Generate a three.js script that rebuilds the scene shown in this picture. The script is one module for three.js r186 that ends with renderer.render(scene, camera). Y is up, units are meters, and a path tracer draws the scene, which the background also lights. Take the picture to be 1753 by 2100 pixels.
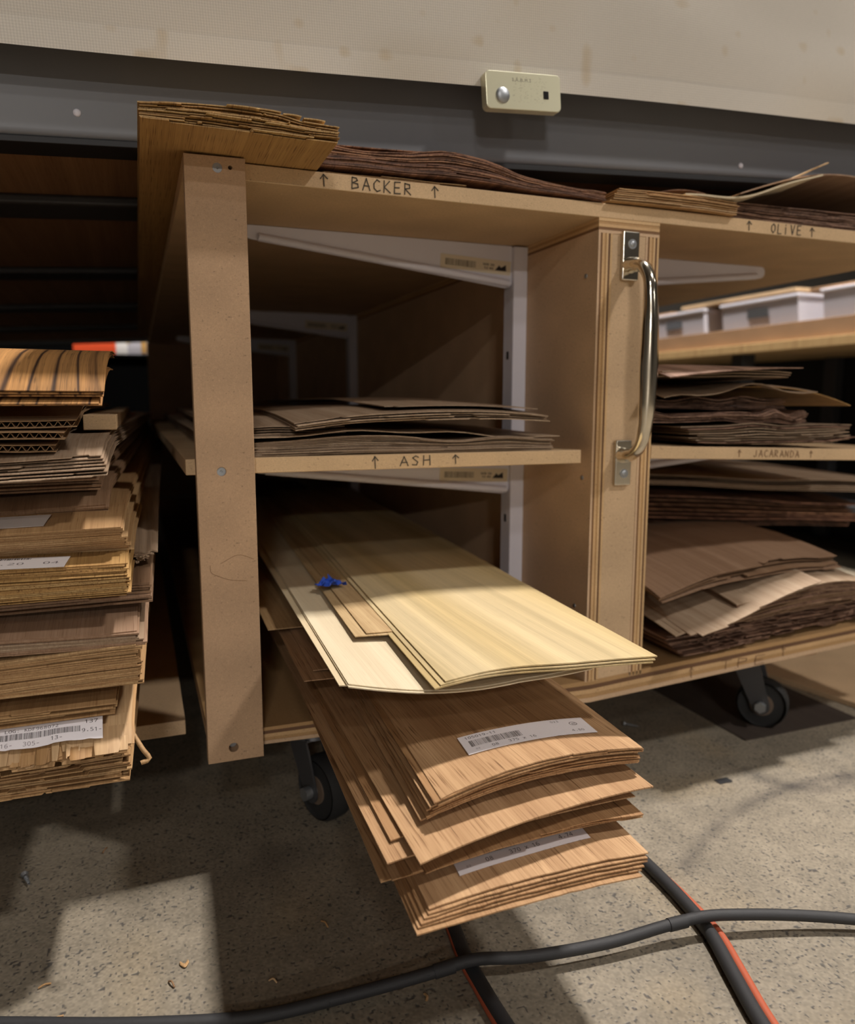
import * as THREE from 'three';
import { RoundedBoxGeometry } from 'three/addons/geometries/RoundedBoxGeometry.js';
import { mergeGeometries } from 'three/addons/utils/BufferGeometryUtils.js';
import { RectAreaLightUniformsLib } from 'three/addons/lights/RectAreaLightUniformsLib.js';

// ───────────── camera, lights, exposure ─────────────
const scene = new THREE.Scene();
scene.background = new THREE.Color(0x000000);
const camera = new THREE.PerspectiveCamera(2 * Math.atan(1050 / 1550) * 180 / Math.PI, 1753 / 2100, 0.05, 60);
camera.rotation.order = 'YXZ';
camera.position.set(-0.1208, 0.55, 0.8659);
camera.rotation.set(-0.1421, -0.3643, 0.0007);
camera.focus = 0.74;
camera.userData.fStop = 4.2;
const renderer = new THREE.WebGLRenderer({ antialias: true });
renderer.toneMapping = THREE.LinearToneMapping;
renderer.toneMappingExposure = 1.9;
renderer.shadowMap.enabled = true;
RectAreaLightUniformsLib.init();
const LAMP_Y = 4.2;
// [x, z, size, intensity]: the workshop's ceiling lamps; the rearmost is added to brighten the bins
const LAMPS = [
  [2.7, 2.6, 0.34, 180], [1.6, -0.1, 0.24, 740], [-1, 5.6, 0.4, 40], [-2.2, 8.4, 0.5, 130], [-3.6, 17, 0.9, 260],
  [6.2, 8.4, 0.5, 30], [0.9, -2.0, 0.34, 260], [6.2, 2.6, 0.4, 15],
];
const LAMP_COLOR = 0xfff8f1;

// ───────────── small tools ─────────────
const lerp = (a, b, t) => a + (b - a) * t, clamp = (x, a, b) => Math.min(b, Math.max(a, x));
function rng(seed) { let a = (seed * 2654435761) >>> 0; return () => { a = (a + 0x6d2b79f5) | 0; let t = Math.imul(a ^ (a >>> 15), 1 | a); t = (t + Math.imul(t ^ (t >>> 7), 61 | t)) ^ t; return ((t ^ (t >>> 14)) >>> 0) / 4294967296; }; }
function hash2(x, y, s) { let h = Math.imul(x, 374761393) + Math.imul(y, 668265263) + Math.imul(s, 1442695041); h = Math.imul(h ^ (h >>> 13), 1274126177); return ((h ^ (h >>> 16)) >>> 0) / 4294967296; }
function vn(x, y, px, py, s) {            // tileable value noise, 0..1
  const ix = Math.floor(x), iy = Math.floor(y), fx = x - ix, fy = y - iy, u = fx * fx * (3 - 2 * fx), v = fy * fy * (3 - 2 * fy);
  const X0 = ((ix % px) + px) % px, X1 = (X0 + 1) % px, Y0 = ((iy % py) + py) % py, Y1 = (Y0 + 1) % py;
  return lerp(lerp(hash2(X0, Y0, s), hash2(X1, Y0, s), u), lerp(hash2(X0, Y1, s), hash2(X1, Y1, s), u), v);
}
const n1 = (x, s) => vn(x, 0.5, 997, 7, s) * 2 - 1;      // smooth noise along a line, -1..1
const n2 = (x, y, s) => vn(x, y, 997, 991, s) * 2 - 1;
const used = {};
function numbered(n) { const k = used[n] = (used[n] ?? -1) + 1; return k ? `${n}_${String(k).padStart(3, '0')}` : n; }
function shadow(m) { m.castShadow = m.receiveShadow = true; return m; }
function tag(o, label, category, group) { o.userData.label = label; o.userData.category = category; if (group) o.userData.group = group; return o; }
function thing(name, label, category, group) { const o = new THREE.Group(); o.name = numbered(name); scene.add(o); return tag(o, label, category, group); }
function part(name, geo, mat, parent) { const m = shadow(new THREE.Mesh(geo, mat)); m.name = name; parent.add(m); return m; }
function solo(name, geo, mat, label, category, group) { const m = shadow(new THREE.Mesh(geo, mat)); m.name = numbered(name); scene.add(m); return tag(m, label, category, group); }
function struct(name, geo, mat) { const m = shadow(new THREE.Mesh(geo, mat)); m.name = name; m.userData.kind = 'structure'; scene.add(m); return m; }
function uvMetres(g) {                    // box-project uv in metres
  g = g.index ? g.toNonIndexed() : g; const p = g.attributes.position, n = g.attributes.normal, uv = new Float32Array(p.count * 2);
  for (let i = 0; i < p.count; i++) {
    const ax = Math.abs(n.getX(i)), ay = Math.abs(n.getY(i)), az = Math.abs(n.getZ(i));
    const x = p.getX(i), y = p.getY(i), z = p.getZ(i);
    if (ay >= ax && ay >= az) { uv[2 * i] = x; uv[2 * i + 1] = z; } else if (ax >= az) { uv[2 * i] = z; uv[2 * i + 1] = y; } else { uv[2 * i] = x; uv[2 * i + 1] = y; }
  }
  g.setAttribute('uv', new THREE.BufferAttribute(uv, 2)); return g;
}
// a box given by its limits, edges rounded by r
function box(x0, x1, y0, y1, z0, z1, r = 0.001) {
  const g = r > 0 ? new RoundedBoxGeometry(x1 - x0, y1 - y0, z1 - z0, 2, r) : new THREE.BoxGeometry(x1 - x0, y1 - y0, z1 - z0);
  g.translate((x0 + x1) / 2, (y0 + y1) / 2, (z0 + z1) / 2); return uvMetres(g);
}
function colored(g, c) { g = g.index ? g.toNonIndexed() : g; const a = new Float32Array(g.attributes.position.count * 3); for (let i = 0; i < a.length; i += 3) { a[i] = c.r; a[i + 1] = c.g; a[i + 2] = c.b; } g.setAttribute('color', new THREE.BufferAttribute(a, 3)); return g; }
function tube(points, r, seg = 40, rad = 10, closed = false) { return new THREE.TubeGeometry(new THREE.CatmullRomCurve3(points.map((p) => new THREE.Vector3(...p)), closed, 'centripetal'), seg, r, rad, closed); }
function cyl(r0, r1, h, seg = 24) { return new THREE.CylinderGeometry(r0, r1, h, seg); }

// ───────────── procedural materials ─────────────
function dataTexture(w, h, fn, srgb = true) {
  const d = new Uint8Array(w * h * 4), c = [0, 0, 0];
  for (let y = 0; y < h; y++) for (let x = 0; x < w; x++) { fn(x / w, y / h, c, x, y); const i = (y * w + x) * 4; d[i] = clamp(c[0], 0, 255); d[i + 1] = clamp(c[1], 0, 255); d[i + 2] = clamp(c[2], 0, 255); d[i + 3] = 255; }
  const t = new THREE.DataTexture(d, w, h, THREE.RGBAFormat); t.wrapS = t.wrapT = THREE.RepeatWrapping; t.magFilter = t.minFilter = THREE.LinearFilter; if (srgb) t.colorSpace = THREE.SRGBColorSpace; t.needsUpdate = true; return t;
}
// veneer grain runs along v; one tile is 0.25 m across and 1 m along
function veneerTexture(seed, { streak = 0.1, fine = 0.06, pores = 0.12, band = null, wobble = 0.01, poreLen = 40, poreN = 340 } = {}) {
  const t = dataTexture(1024, 1024, (u, v, c) => {
    const w = u + wobble * (vn(u * 3, v * 3, 3, 3, seed + 9) - 0.5) * 2;
    let k = 1 + streak * (vn(w * 18, v * 2, 18, 2, seed) - 0.5) * 2 + streak * 0.6 * (vn(w * 60, v * 3, 60, 3, seed + 1) - 0.5) * 2 + fine * (vn(w * 260, v * 14, 260, 14, seed + 2) - 0.5) * 2;
    const p = vn(w * poreN, v * poreLen, poreN, poreLen, seed + 3); if (p > 0.74) k -= pores * (p - 0.74) / 0.26 * 1.6;
    let r = 250 * k, g = 250 * k, b = 250 * k;
    if (band) { const s = band(w, v); r = lerp(r, r * s[0], s[3]); g = lerp(g, g * s[1], s[3]); b = lerp(b, b * s[2], s[3]); }
    else { g *= 1 + (k - 1) * 0.25; b *= 1 + (k - 1) * 0.5; }
    c[0] = r * 0.88; c[1] = g * 0.88; c[2] = b * 0.88;
  });
  t.repeat.set(4, 1); return t;
}
const TX = {
  oak: veneerTexture(11, { streak: 0.055, fine: 0.06, pores: 0.24, poreLen: 30, poreN: 480 }),
  poplar: veneerTexture(23, { streak: 0.055, fine: 0.03, pores: 0.03, band: (u, v) => { const s = vn(u * 5, v * 1, 5, 1, 77); return [0.9, 0.87, 0.78, s * 0.9]; } }),
  smooth: veneerTexture(29, { streak: 0.02, fine: 0.02, pores: 0.02 }),
  plain: veneerTexture(37, { streak: 0.05, fine: 0.05, pores: 0.08 }),
  dark: veneerTexture(41, { streak: 0.26, fine: 0.12, pores: 0.3, wobble: 0.03 }),
  zebra: veneerTexture(53, { streak: 0.12, fine: 0.1, pores: 0.15, wobble: 0.05, band: (u, v) => { const a = vn(u * 11, v * 2, 11, 2, 61), b = vn(u * 30, v * 3, 30, 3, 62); const s = 0.85 * Math.pow(Math.max(0, Math.sin(Math.PI * 2 * (u * 13 + 1.1 * (a - 0.5)))), 10) * clamp(vn(u * 13, v * 1, 13, 1, 63) * 2, 0.2, 1) + clamp((b - 0.55) * 3, 0, 1) * 0.3; return [0.28, 0.24, 0.26, clamp(s, 0, 1)]; } }),
  mdf: dataTexture(1024, 1024, (u, v, c) => {
    let k = 1 + 0.05 * (vn(u * 200, v * 200, 200, 200, 5) - 0.5) + 0.06 * (vn(u * 420, v * 420, 420, 420, 6) - 0.5) + 0.07 * (vn(u * 6, v * 6, 6, 6, 7) - 0.5);
    const f = vn(u * 90, v * 240, 90, 240, 8), g = vn(u * 240, v * 90, 240, 90, 12); if (f > 0.9) k -= (f - 0.9) * 2.4; if (g > 0.91) k += (g - 0.91) * 1.6;
    const d = vn(u * 150, v * 150, 150, 150, 13); if (d > 0.95) k -= (d - 0.95) * 7;
    c[0] = 232 * k; c[1] = 232 * k; c[2] = 232 * k;
  }),
  concrete: dataTexture(2048, 2048, (u, v, c) => {      // one tile is 2.05 m
    const big = vn(u * 7, v * 7, 7, 7, 21) * 0.6 + vn(u * 19, v * 19, 19, 19, 22) * 0.4, mid = vn(u * 70, v * 70, 70, 70, 23), fine = vn(u * 900, v * 900, 900, 900, 24);
    let k = 0.86 + 0.2 * (big - 0.5) + 0.09 * (mid - 0.5) + 0.17 * (fine - 0.5);
    const warm = clamp((vn(u * 26, v * 26, 26, 26, 25) - 0.62) * 3, 0, 1) * 0.5;
    const sp = vn(u * 820, v * 820, 820, 820, 26), sp2 = vn(u * 900, v * 900, 900, 900, 27), dens = vn(u * 9, v * 9, 9, 9, 28);
    let r = 236 * k, g = 231 * k, b = 222 * k;
    r += warm * 14; g += warm * 6; b -= warm * 8;
    const dk = clamp((sp - 0.81 + dens * 0.08) * 7, 0, 1); r = lerp(r, 84, dk * 0.7); g = lerp(g, 86, dk * 0.7); b = lerp(b, 92, dk * 0.68);
    const lt = clamp((sp2 - 0.93) * 12, 0, 1); r += lt * 22; g += lt * 22; b += lt * 20;
    // tyre marks: two arcs and a smear, given in metres from the tile's corner (-0.7, -1.3)
    const X = u * 2.05 - 0.7, Z = v * 2.05 - 1.3;
    const arc = (cx, cz, R, w, a) => { const d = Math.abs(Math.hypot(X - cx, Z - cz) - R); return a * clamp(1 - d / w, 0, 1) * clamp(0.35 + vn(u * 60, v * 60, 60, 60, 31), 0, 1); };
    let m = 0;
    if (X > 0.46 && X < 1.05) m += arc(0.78, 0.62, 0.53, 0.016, 0.22);
    if (X > 0.62 && X < 0.85 && Z > 0.02 && Z < 0.14) m += arc(0.8, 0.03, 0.085, 0.02, 0.2);
    m += clamp(1 - Math.hypot((X + 0.02) / 0.11, (Z + 0.0) / 0.05), 0, 1) * 0.35 * vn(u * 40, v * 40, 40, 40, 33);
    m = clamp(m, 0, 0.7); c[0] = r * (1 - m); c[1] = g * (1 - m); c[2] = b * (1 - m * 0.92);
  }),
  belt: dataTexture(2048, 1024, (u, v, c, x, y) => {     // one tile is 1.5 m x 0.75 m of woven mesh
    const wx = Math.abs(((x % 4) - 1.5)) / 1.5, wy = Math.abs(((y % 4) - 1.5)) / 1.5;
    let k = 0.93 + 0.07 * wx - 0.05 * (1 - wy) + 0.03 * (hash2(x, y, 3) - 0.5) + 0.05 * (vn(u * 14, v * 7, 14, 7, 44) - 0.5);
    const st = clamp((vn(u * 9, v * 5, 9, 5, 45) - 0.5) * 1.6, 0, 1) * 0.16 + clamp((vn(u * 60, v * 30, 60, 30, 46) - 0.86) * 5, 0, 1) * 0.2;
    c[0] = 244 * k * (1 - st * 0.35); c[1] = 241 * k * (1 - st * 0.6); c[2] = 234 * k * (1 - st);
  }),
  card: dataTexture(256, 256, (u, v, c) => { const k = 0.92 + 0.1 * (vn(u * 8, v * 60, 8, 60, 71) - 0.5) + 0.06 * (vn(u * 90, v * 90, 90, 90, 72) - 0.5); c[0] = c[1] = c[2] = 240 * k; }),
};
TX.mdf.repeat.set(4, 4); TX.concrete.repeat.set(1 / 2.05, 1 / 2.05); TX.concrete.offset.set(0.7 / 2.05, 1.3 / 2.05); TX.belt.repeat.set(1 / 1.5, 1 / 0.75); TX.card.repeat.set(4, 4);
const std = (color, o = {}) => new THREE.MeshStandardMaterial({ color, roughness: 0.7, ...o });
const veneer = (tx, hexes, rough = 0.62) => hexes.map((h) => std(h, { map: TX[tx], roughness: rough, bumpMap: TX[tx], bumpScale: 0.0002 }));
const V = {
  oak: veneer('oak', [0xcaa074, 0xc2976a, 0xb98d60]),
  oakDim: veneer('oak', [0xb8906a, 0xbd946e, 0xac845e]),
  poplar: veneer('poplar', [0xe6d0a4, 0xe0c898]),
  cream: veneer('smooth', [0xeedcba, 0xe8d4ae]),
  strip: veneer('plain', [0xd9bb8c, 0xceae80]),
  tan: veneer('plain', [0xc8a272, 0xbe9666, 0xb48c5e]),
  ochre: veneer('oak', [0xc49a5e, 0xb68c52, 0xcea86e]),
  grey: veneer('plain', [0xb0957a, 0xa48a70, 0xb99e82]),
  brown: veneer('plain', [0x9c7a5c, 0x8c6c50, 0xa8866a]),
  walnut: veneer('dark', [0x8a6854, 0x7c5c4a, 0x967460]),
  rose: veneer('dark', [0x9a6e50, 0x845a42, 0x704c38]),
  zebra: veneer('zebra', [0xb8854c, 0xae7c46]),
  pale: veneer('plain', [0xd0a674, 0xc69a66, 0xd8b284]),
};
const M = {
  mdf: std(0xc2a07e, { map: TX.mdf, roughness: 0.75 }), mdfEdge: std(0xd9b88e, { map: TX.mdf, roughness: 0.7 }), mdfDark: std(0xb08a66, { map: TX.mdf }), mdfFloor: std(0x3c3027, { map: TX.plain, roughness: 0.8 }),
  ply: std(0xffffff, { vertexColors: true, map: TX.mdf, roughness: 0.65 }),
  panel: std(0xd4b48e, { map: TX.mdf, roughness: 0.6 }),
  white: std(0xdedce6, { roughness: 0.42 }), black: std(0x17171a, { roughness: 0.6 }), slot: std(0x0c0c0e, { roughness: 0.9 }),
  pencil: std(0x4a4238, { roughness: 0.9 }), pencilFaint: std(0x8a6c50, { roughness: 0.9 }),
  nickel: std(0xd8d0c0, { metalness: 1, roughness: 0.14 }), zinc: std(0xa4a8ac, { metalness: 0.85, roughness: 0.45 }), steel: std(0x6e7075, { roughness: 0.45 }), dullSteel: std(0x4a4a4c, { metalness: 0.4, roughness: 0.45 }),
  rubber: std(0x222222, { roughness: 0.75, bumpMap: TX.mdf, bumpScale: 0.0004 }), hub: std(0x6a5a4c, { roughness: 0.6 }), cable: std(0x2b2b2d, { roughness: 0.55, bumpMap: TX.mdf, bumpScale: 0.0003 }), orange: std(0xa85236, { roughness: 0.6 }),
  belt: std(0xd3cec8, { map: TX.belt, roughness: 0.85, bumpMap: TX.belt, bumpScale: 0.0004, side: THREE.DoubleSide }), hem: std(0xd9d5d0, { map: TX.belt, roughness: 0.8, side: THREE.DoubleSide }),
  brass: std(0xe8e2b4, { roughness: 0.35, metalness: 0.35 }), under: std(0xa87c54, { map: TX.plain, roughness: 0.8 }),
  card: std(0xa98660, { map: TX.card, roughness: 0.9 }), tape: std(0x1c47b0, { roughness: 0.6, side: THREE.DoubleSide }),
};

// ───────────── printed labels ─────────────
function labelTexture(w, h, draw) { const c = document.createElement('canvas'); c.width = w; c.height = h; const g = c.getContext('2d'); draw(g, w, h); const t = new THREE.CanvasTexture(c); t.colorSpace = THREE.SRGBColorSpace; return t; }
function bars(g, x, y, w, h, seed) { const r = rng(seed); let p = x; g.fillStyle = '#1d1a1c'; while (p < x + w) { const b = 2 + Math.floor(r() * 3) * 2; g.fillRect(p, y, Math.min(b, x + w - p), h); p += b + 3 + Math.floor(r() * 3) * 2; } }
function roundPaper(g, w, h, r, color) { g.clearRect(0, 0, w, h); g.fillStyle = color; g.fillRect(0, 0, w, h); }
function specks(g, w, h, seed, n) { const r = rng(seed); for (let i = 0; i < n; i++) { g.fillStyle = `rgba(120,95,80,${0.1 + r() * 0.35})`; g.fillRect(r() * w, r() * h, 1 + r() * 4, 1 + r() * 3); } }
const paper = (draw, w = 1024, h = 256) => std(0xf4f1f2, { map: labelTexture(w, h, draw), roughness: 0.5 });
const PRINT = {
  first: paper((g, w, h) => {
    roundPaper(g, w, h, 30, '#f3f0f2'); specks(g, w, h, 5, 90); g.fillStyle = '#2a2428'; g.font = '46px monospace'; g.fillText('105019-11', 40, 56); bars(g, 55, 84, 395, 86, 8);
    g.font = '46px monospace'; g.fillText('08', 190, 226); g.fillText('375 x 16', 320, 222); g.font = '40px monospace'; g.fillText('023', 735, 52); g.font = '44px monospace'; g.fillText('4.80', 838, 214);
    g.font = '28px monospace'; g.fillStyle = '#8c8488'; g.fillText('03', 70, 216); g.strokeStyle = '#2a2428'; g.lineWidth = 5; g.beginPath(); g.ellipse(905, 92, 30, 26, 0, 0, 7); g.stroke(); g.beginPath(); g.moveTo(890, 92); g.lineTo(930, 80); g.moveTo(890, 104); g.lineTo(925, 100); g.stroke();
  }),
  second: paper((g, w, h) => {
    roundPaper(g, w, h, 30, '#efeaea'); specks(g, w, h, 6, 60); g.fillStyle = '#231f22'; g.font = '50px monospace'; bars(g, 55, 20, 430, 130, 9); g.fillText('08', 215, 214); g.fillText('370 x 16', 400, 208); g.fillText('4.74', 800, 200); g.font = '28px monospace'; g.fillStyle = '#8c8488'; g.fillText('03', 70, 216);
  }),
  log: paper((g, w, h) => {
    roundPaper(g, w, h, 0, '#efecef'); specks(g, w, h, 7, 30); g.fillStyle = '#3a3438'; g.font = '52px monospace'; g.fillText('LOG: KDF968072', 222, 74); bars(g, 150, 92, 690, 70, 10); g.font = '66px monospace'; g.fillText('137', 868, 72); g.font = '58px monospace'; g.fillText('9.51-', 846, 176); g.fillText('13-', 590, 222); g.fillStyle = '#857d82'; g.fillText('16-', 190, 232); g.fillText('305-', 370, 232);
  }),
  faint: paper((g, w, h) => { roundPaper(g, w, h, 0, '#d5cdc6'); g.globalAlpha = 0.75; bars(g, 420, 90, 330, 90, 12); g.globalAlpha = 1; g.fillStyle = '#7a7278'; g.font = '30px monospace'; g.fillText('13  305', 460, 226); }),
  torn: paper((g, w, h) => { roundPaper(g, w, h, 0, '#eeeae8'); g.fillStyle = '#6a6266'; g.font = '70px monospace'; g.fillText('0.13', 300, 190); g.fillText('17.20  04', 610, 170); bars(g, 640, 10, 200, 40, 13); }),
  bracket: paper((g, w, h) => { roundPaper(g, w, h, 0, '#e4dac0'); bars(g, 70, 70, 440, 120, 14); g.fillStyle = '#262224'; g.font = 'bold 58px sans-serif'; g.fillText('WB 30', 610, 118); g.fillText('12 40', 625, 182); g.beginPath(); g.moveTo(790, 190); g.lineTo(850, 90); g.lineTo(880, 130); g.lineTo(950, 70); g.lineTo(960, 190); g.fill(); }),
  plate: std(0xffffff, { map: labelTexture(512, 256, (g, w, h) => { g.fillStyle = '#d9d6ba'; g.fillRect(0, 0, w, h); const r = rng(15); for (let i = 0; i < 220; i++) { g.fillStyle = `rgba(90,80,60,${r() * 0.16})`; g.fillRect(170 + r() * 240, 20 + r() * 190, 3 + r() * 12, 2 + r() * 5); } g.fillStyle = 'rgba(70,60,50,0.4)'; g.font = 'bold 34px sans-serif'; g.fillText('I.A.B.H.I', 175, 62); }), roughness: 0.3, metalness: 0.4 }),
};
// pencil lettering as thin strokes lying on a face; letters are unit strokes
const GLYPH = {
  A: [[[0, 0], [0.5, 1], [1, 0]], [[0.15, 0.38], [0.9, 0.36]]], B: [[[0, 0], [0.05, 1]], [[0.05, 1], [0.6, 0.95], [0.75, 0.75], [0.1, 0.52]], [[0.1, 0.52], [0.8, 0.45], [0.85, 0.15], [0, 0]]], C: [[[0.9, 0.85], [0.5, 1], [0.08, 0.65], [0.1, 0.25], [0.5, 0], [0.95, 0.12]]],
  D: [[[0, 0], [0, 1], [0.6, 0.9], [0.9, 0.5], [0.6, 0.1], [0, 0]]], E: [[[0.85, 1], [0.05, 0.97], [0, 0], [0.85, 0.02]], [[0.02, 0.5], [0.7, 0.52]]], H: [[[0, 0], [0.05, 1]], [[0.85, 0], [0.8, 1]], [[0.02, 0.5], [0.83, 0.55]]], I: [[[0.3, 0], [0.3, 0.72]], [[0.28, 0.95], [0.34, 1]]],
  J: [[[0.7, 1], [0.7, 0.15], [0.35, 0], [0.05, 0.2]]], K: [[[0, 0], [0.05, 1]], [[0.8, 1], [0.05, 0.45], [0.9, 0]]], L: [[[0.05, 1], [0, 0], [0.8, 0.03]]], N: [[[0, 0], [0, 1], [0.8, 0], [0.8, 1]]], O: [[[0.5, 1], [0.1, 0.75], [0.05, 0.3], [0.45, 0], [0.85, 0.3], [0.85, 0.75], [0.5, 1]]],
  P: [[[0, 0], [0, 1], [0.7, 0.9], [0.7, 0.6], [0, 0.5]]], R: [[[0, 0], [0.03, 1], [0.7, 0.92], [0.72, 0.6], [0.05, 0.5], [0.85, 0]]], S: [[[0.85, 0.85], [0.5, 1], [0.1, 0.8], [0.75, 0.35], [0.6, 0.05], [0.05, 0.08]]], T: [[[0.4, 0], [0.4, 1]], [[0, 0.98], [0.85, 1]]], V: [[[0, 1], [0.4, 0], [0.85, 1]]],
  '^': [[[0.5, 0], [0.42, 1]], [[0.05, 0.62], [0.42, 1], [0.95, 0.66]]],
};
function strokes(list, z, w = 0.0011) {     // list of [char, x, y, width, height]
  const gs = [];
  for (const [ch, x, y, cw, hh] of list) for (const line of GLYPH[ch]) for (let i = 0; i + 1 < line.length; i++) {
    const ax = x + line[i][0] * cw, ay = y + line[i][1] * hh, bx = x + line[i + 1][0] * cw, by = y + line[i + 1][1] * hh, L = Math.hypot(bx - ax, by - ay);
    const g = new THREE.BoxGeometry(L + w * 0.7, w, 0.0006); g.rotateZ(Math.atan2(by - ay, bx - ax)); g.translate((ax + bx) / 2, (ay + by) / 2, z); gs.push(g);
  }
  return mergeGeometries(gs);
}
function word(text, x0, x1, y, h) { const step = (x1 - x0) / text.length; return [...text].map((ch, i) => [ch, x0 + i * step, y + n1(i * 3.1 + x0 * 9, 4) * h * 0.06, step * 0.68, h * (1 + 0.08 * n1(i * 2.3, 8))]); }

function marks(parent, words, arrows, z, w, mat) { for (const [t, ...a] of words) part('lettering', strokes(word(t, ...a), z, w), mat, parent); for (const a of arrows) part('arrow_mark', strokes([['^', ...a]], z, w), mat, parent); }

// ───────────── sheet maker ─────────────
// P(u, s) -> [x, y, z]; u runs across (0..1), s from the front end (0) to the back (1)
function sheetGeometry(P, t, us, ss, uOff = 0, vOff = 0) {
  const nu = us.length, ns = ss.length, top = [], pos = [], uv = [], idx = [];
  for (const s of ss) for (const u of us) top.push(P(u, s));
  const at = (i, j) => top[clamp(j, 0, ns - 1) * nu + clamp(i, 0, nu - 1)];
  const A = new THREE.Vector3(), B = new THREE.Vector3(), bottom = [], UV = [];
  for (let j = 0; j < ns; j++) { let along = 0;
    for (let i = 0; i < nu; i++) {
      let i0 = i - 1, i1 = i + 1; const a = at(i0, j), b = at(i1, j), c = at(i, j - 1), d = at(i, j + 1), p = at(i, j);
      A.set(b[0] - a[0], b[1] - a[1], b[2] - a[2]); B.set(c[0] - d[0], c[1] - d[1], c[2] - d[2]); B.cross(A).normalize(); if (B.y < 0) B.negate(); if (B.lengthSq() < 0.5) B.set(0, 1, 0);
      bottom.push([p[0] - B.x * t, p[1] - B.y * t, p[2] - B.z * t]); UV.push([p[0] + uOff, p[2] - p[1] + vOff]);
    } }
  const push = (p, q) => { pos.push(p[0], p[1], p[2]); uv.push(q[0], q[1]); return pos.length / 3 - 1; };
  const grid = (pts, flip) => { const o = pos.length / 3; pts.forEach((p, k) => push(p, UV[k])); for (let j = 0; j < ns - 1; j++) for (let i = 0; i < nu - 1; i++) { const a = o + j * nu + i, b = a + 1, c = a + nu, d = c + 1; flip ? idx.push(a, c, b, b, c, d) : idx.push(a, b, c, b, d, c); } };
  grid(top, false); grid(bottom, true);
  const wall = (ks, flip) => { const o = pos.length / 3; for (const k of ks) { push(top[k], UV[k]); push(bottom[k], [UV[k][0], UV[k][1] + t]); } for (let m = 0; m < ks.length - 1; m++) { const a = o + 2 * m, b = a + 1, c = a + 2, d = a + 3; flip ? idx.push(a, c, b, b, c, d) : idx.push(a, b, c, b, d, c); } };
  wall([...Array(nu).keys()], false); wall([...Array(nu).keys()].map((i) => (ns - 1) * nu + i), true);
  wall([...Array(ns).keys()].map((j) => j * nu), true); wall([...Array(ns).keys()].map((j) => j * nu + nu - 1), false);
  const g = new THREE.BufferGeometry(); g.setAttribute('position', new THREE.Float32BufferAttribute(pos, 3)); g.setAttribute('uv', new THREE.Float32BufferAttribute(uv, 2)); g.setIndex(idx); g.computeVertexNormals(); return g;
}
const spread = (n, pw = 1) => Array.from({ length: n + 1 }, (_, i) => Math.pow(i / n, pw));
// a u-list with doubled columns at the breaks of a ragged end, and the end's offset at each u
function ragged(seed, breaks, depth) {
  const r = rng(seed), cuts = []; for (let i = 0; i < breaks; i++) cuts.push(0.02 + 0.96 * r()); cuts.sort((a, b) => a - b);
  const off = Array.from({ length: breaks + 1 }, () => (r() - 0.5) * 2 * depth), us = new Set([0, 1]);
  for (let i = 1; i < 20; i++) us.add(i / 20); for (const c of cuts) { us.add(c - 0.0015); us.add(c + 0.0015); }
  return { us: [...us].sort((a, b) => a - b), f: (u) => { let k = 0; while (k < breaks && u > cuts[k]) k++; return off[k]; } };
}
const sheetOf = {};
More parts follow.
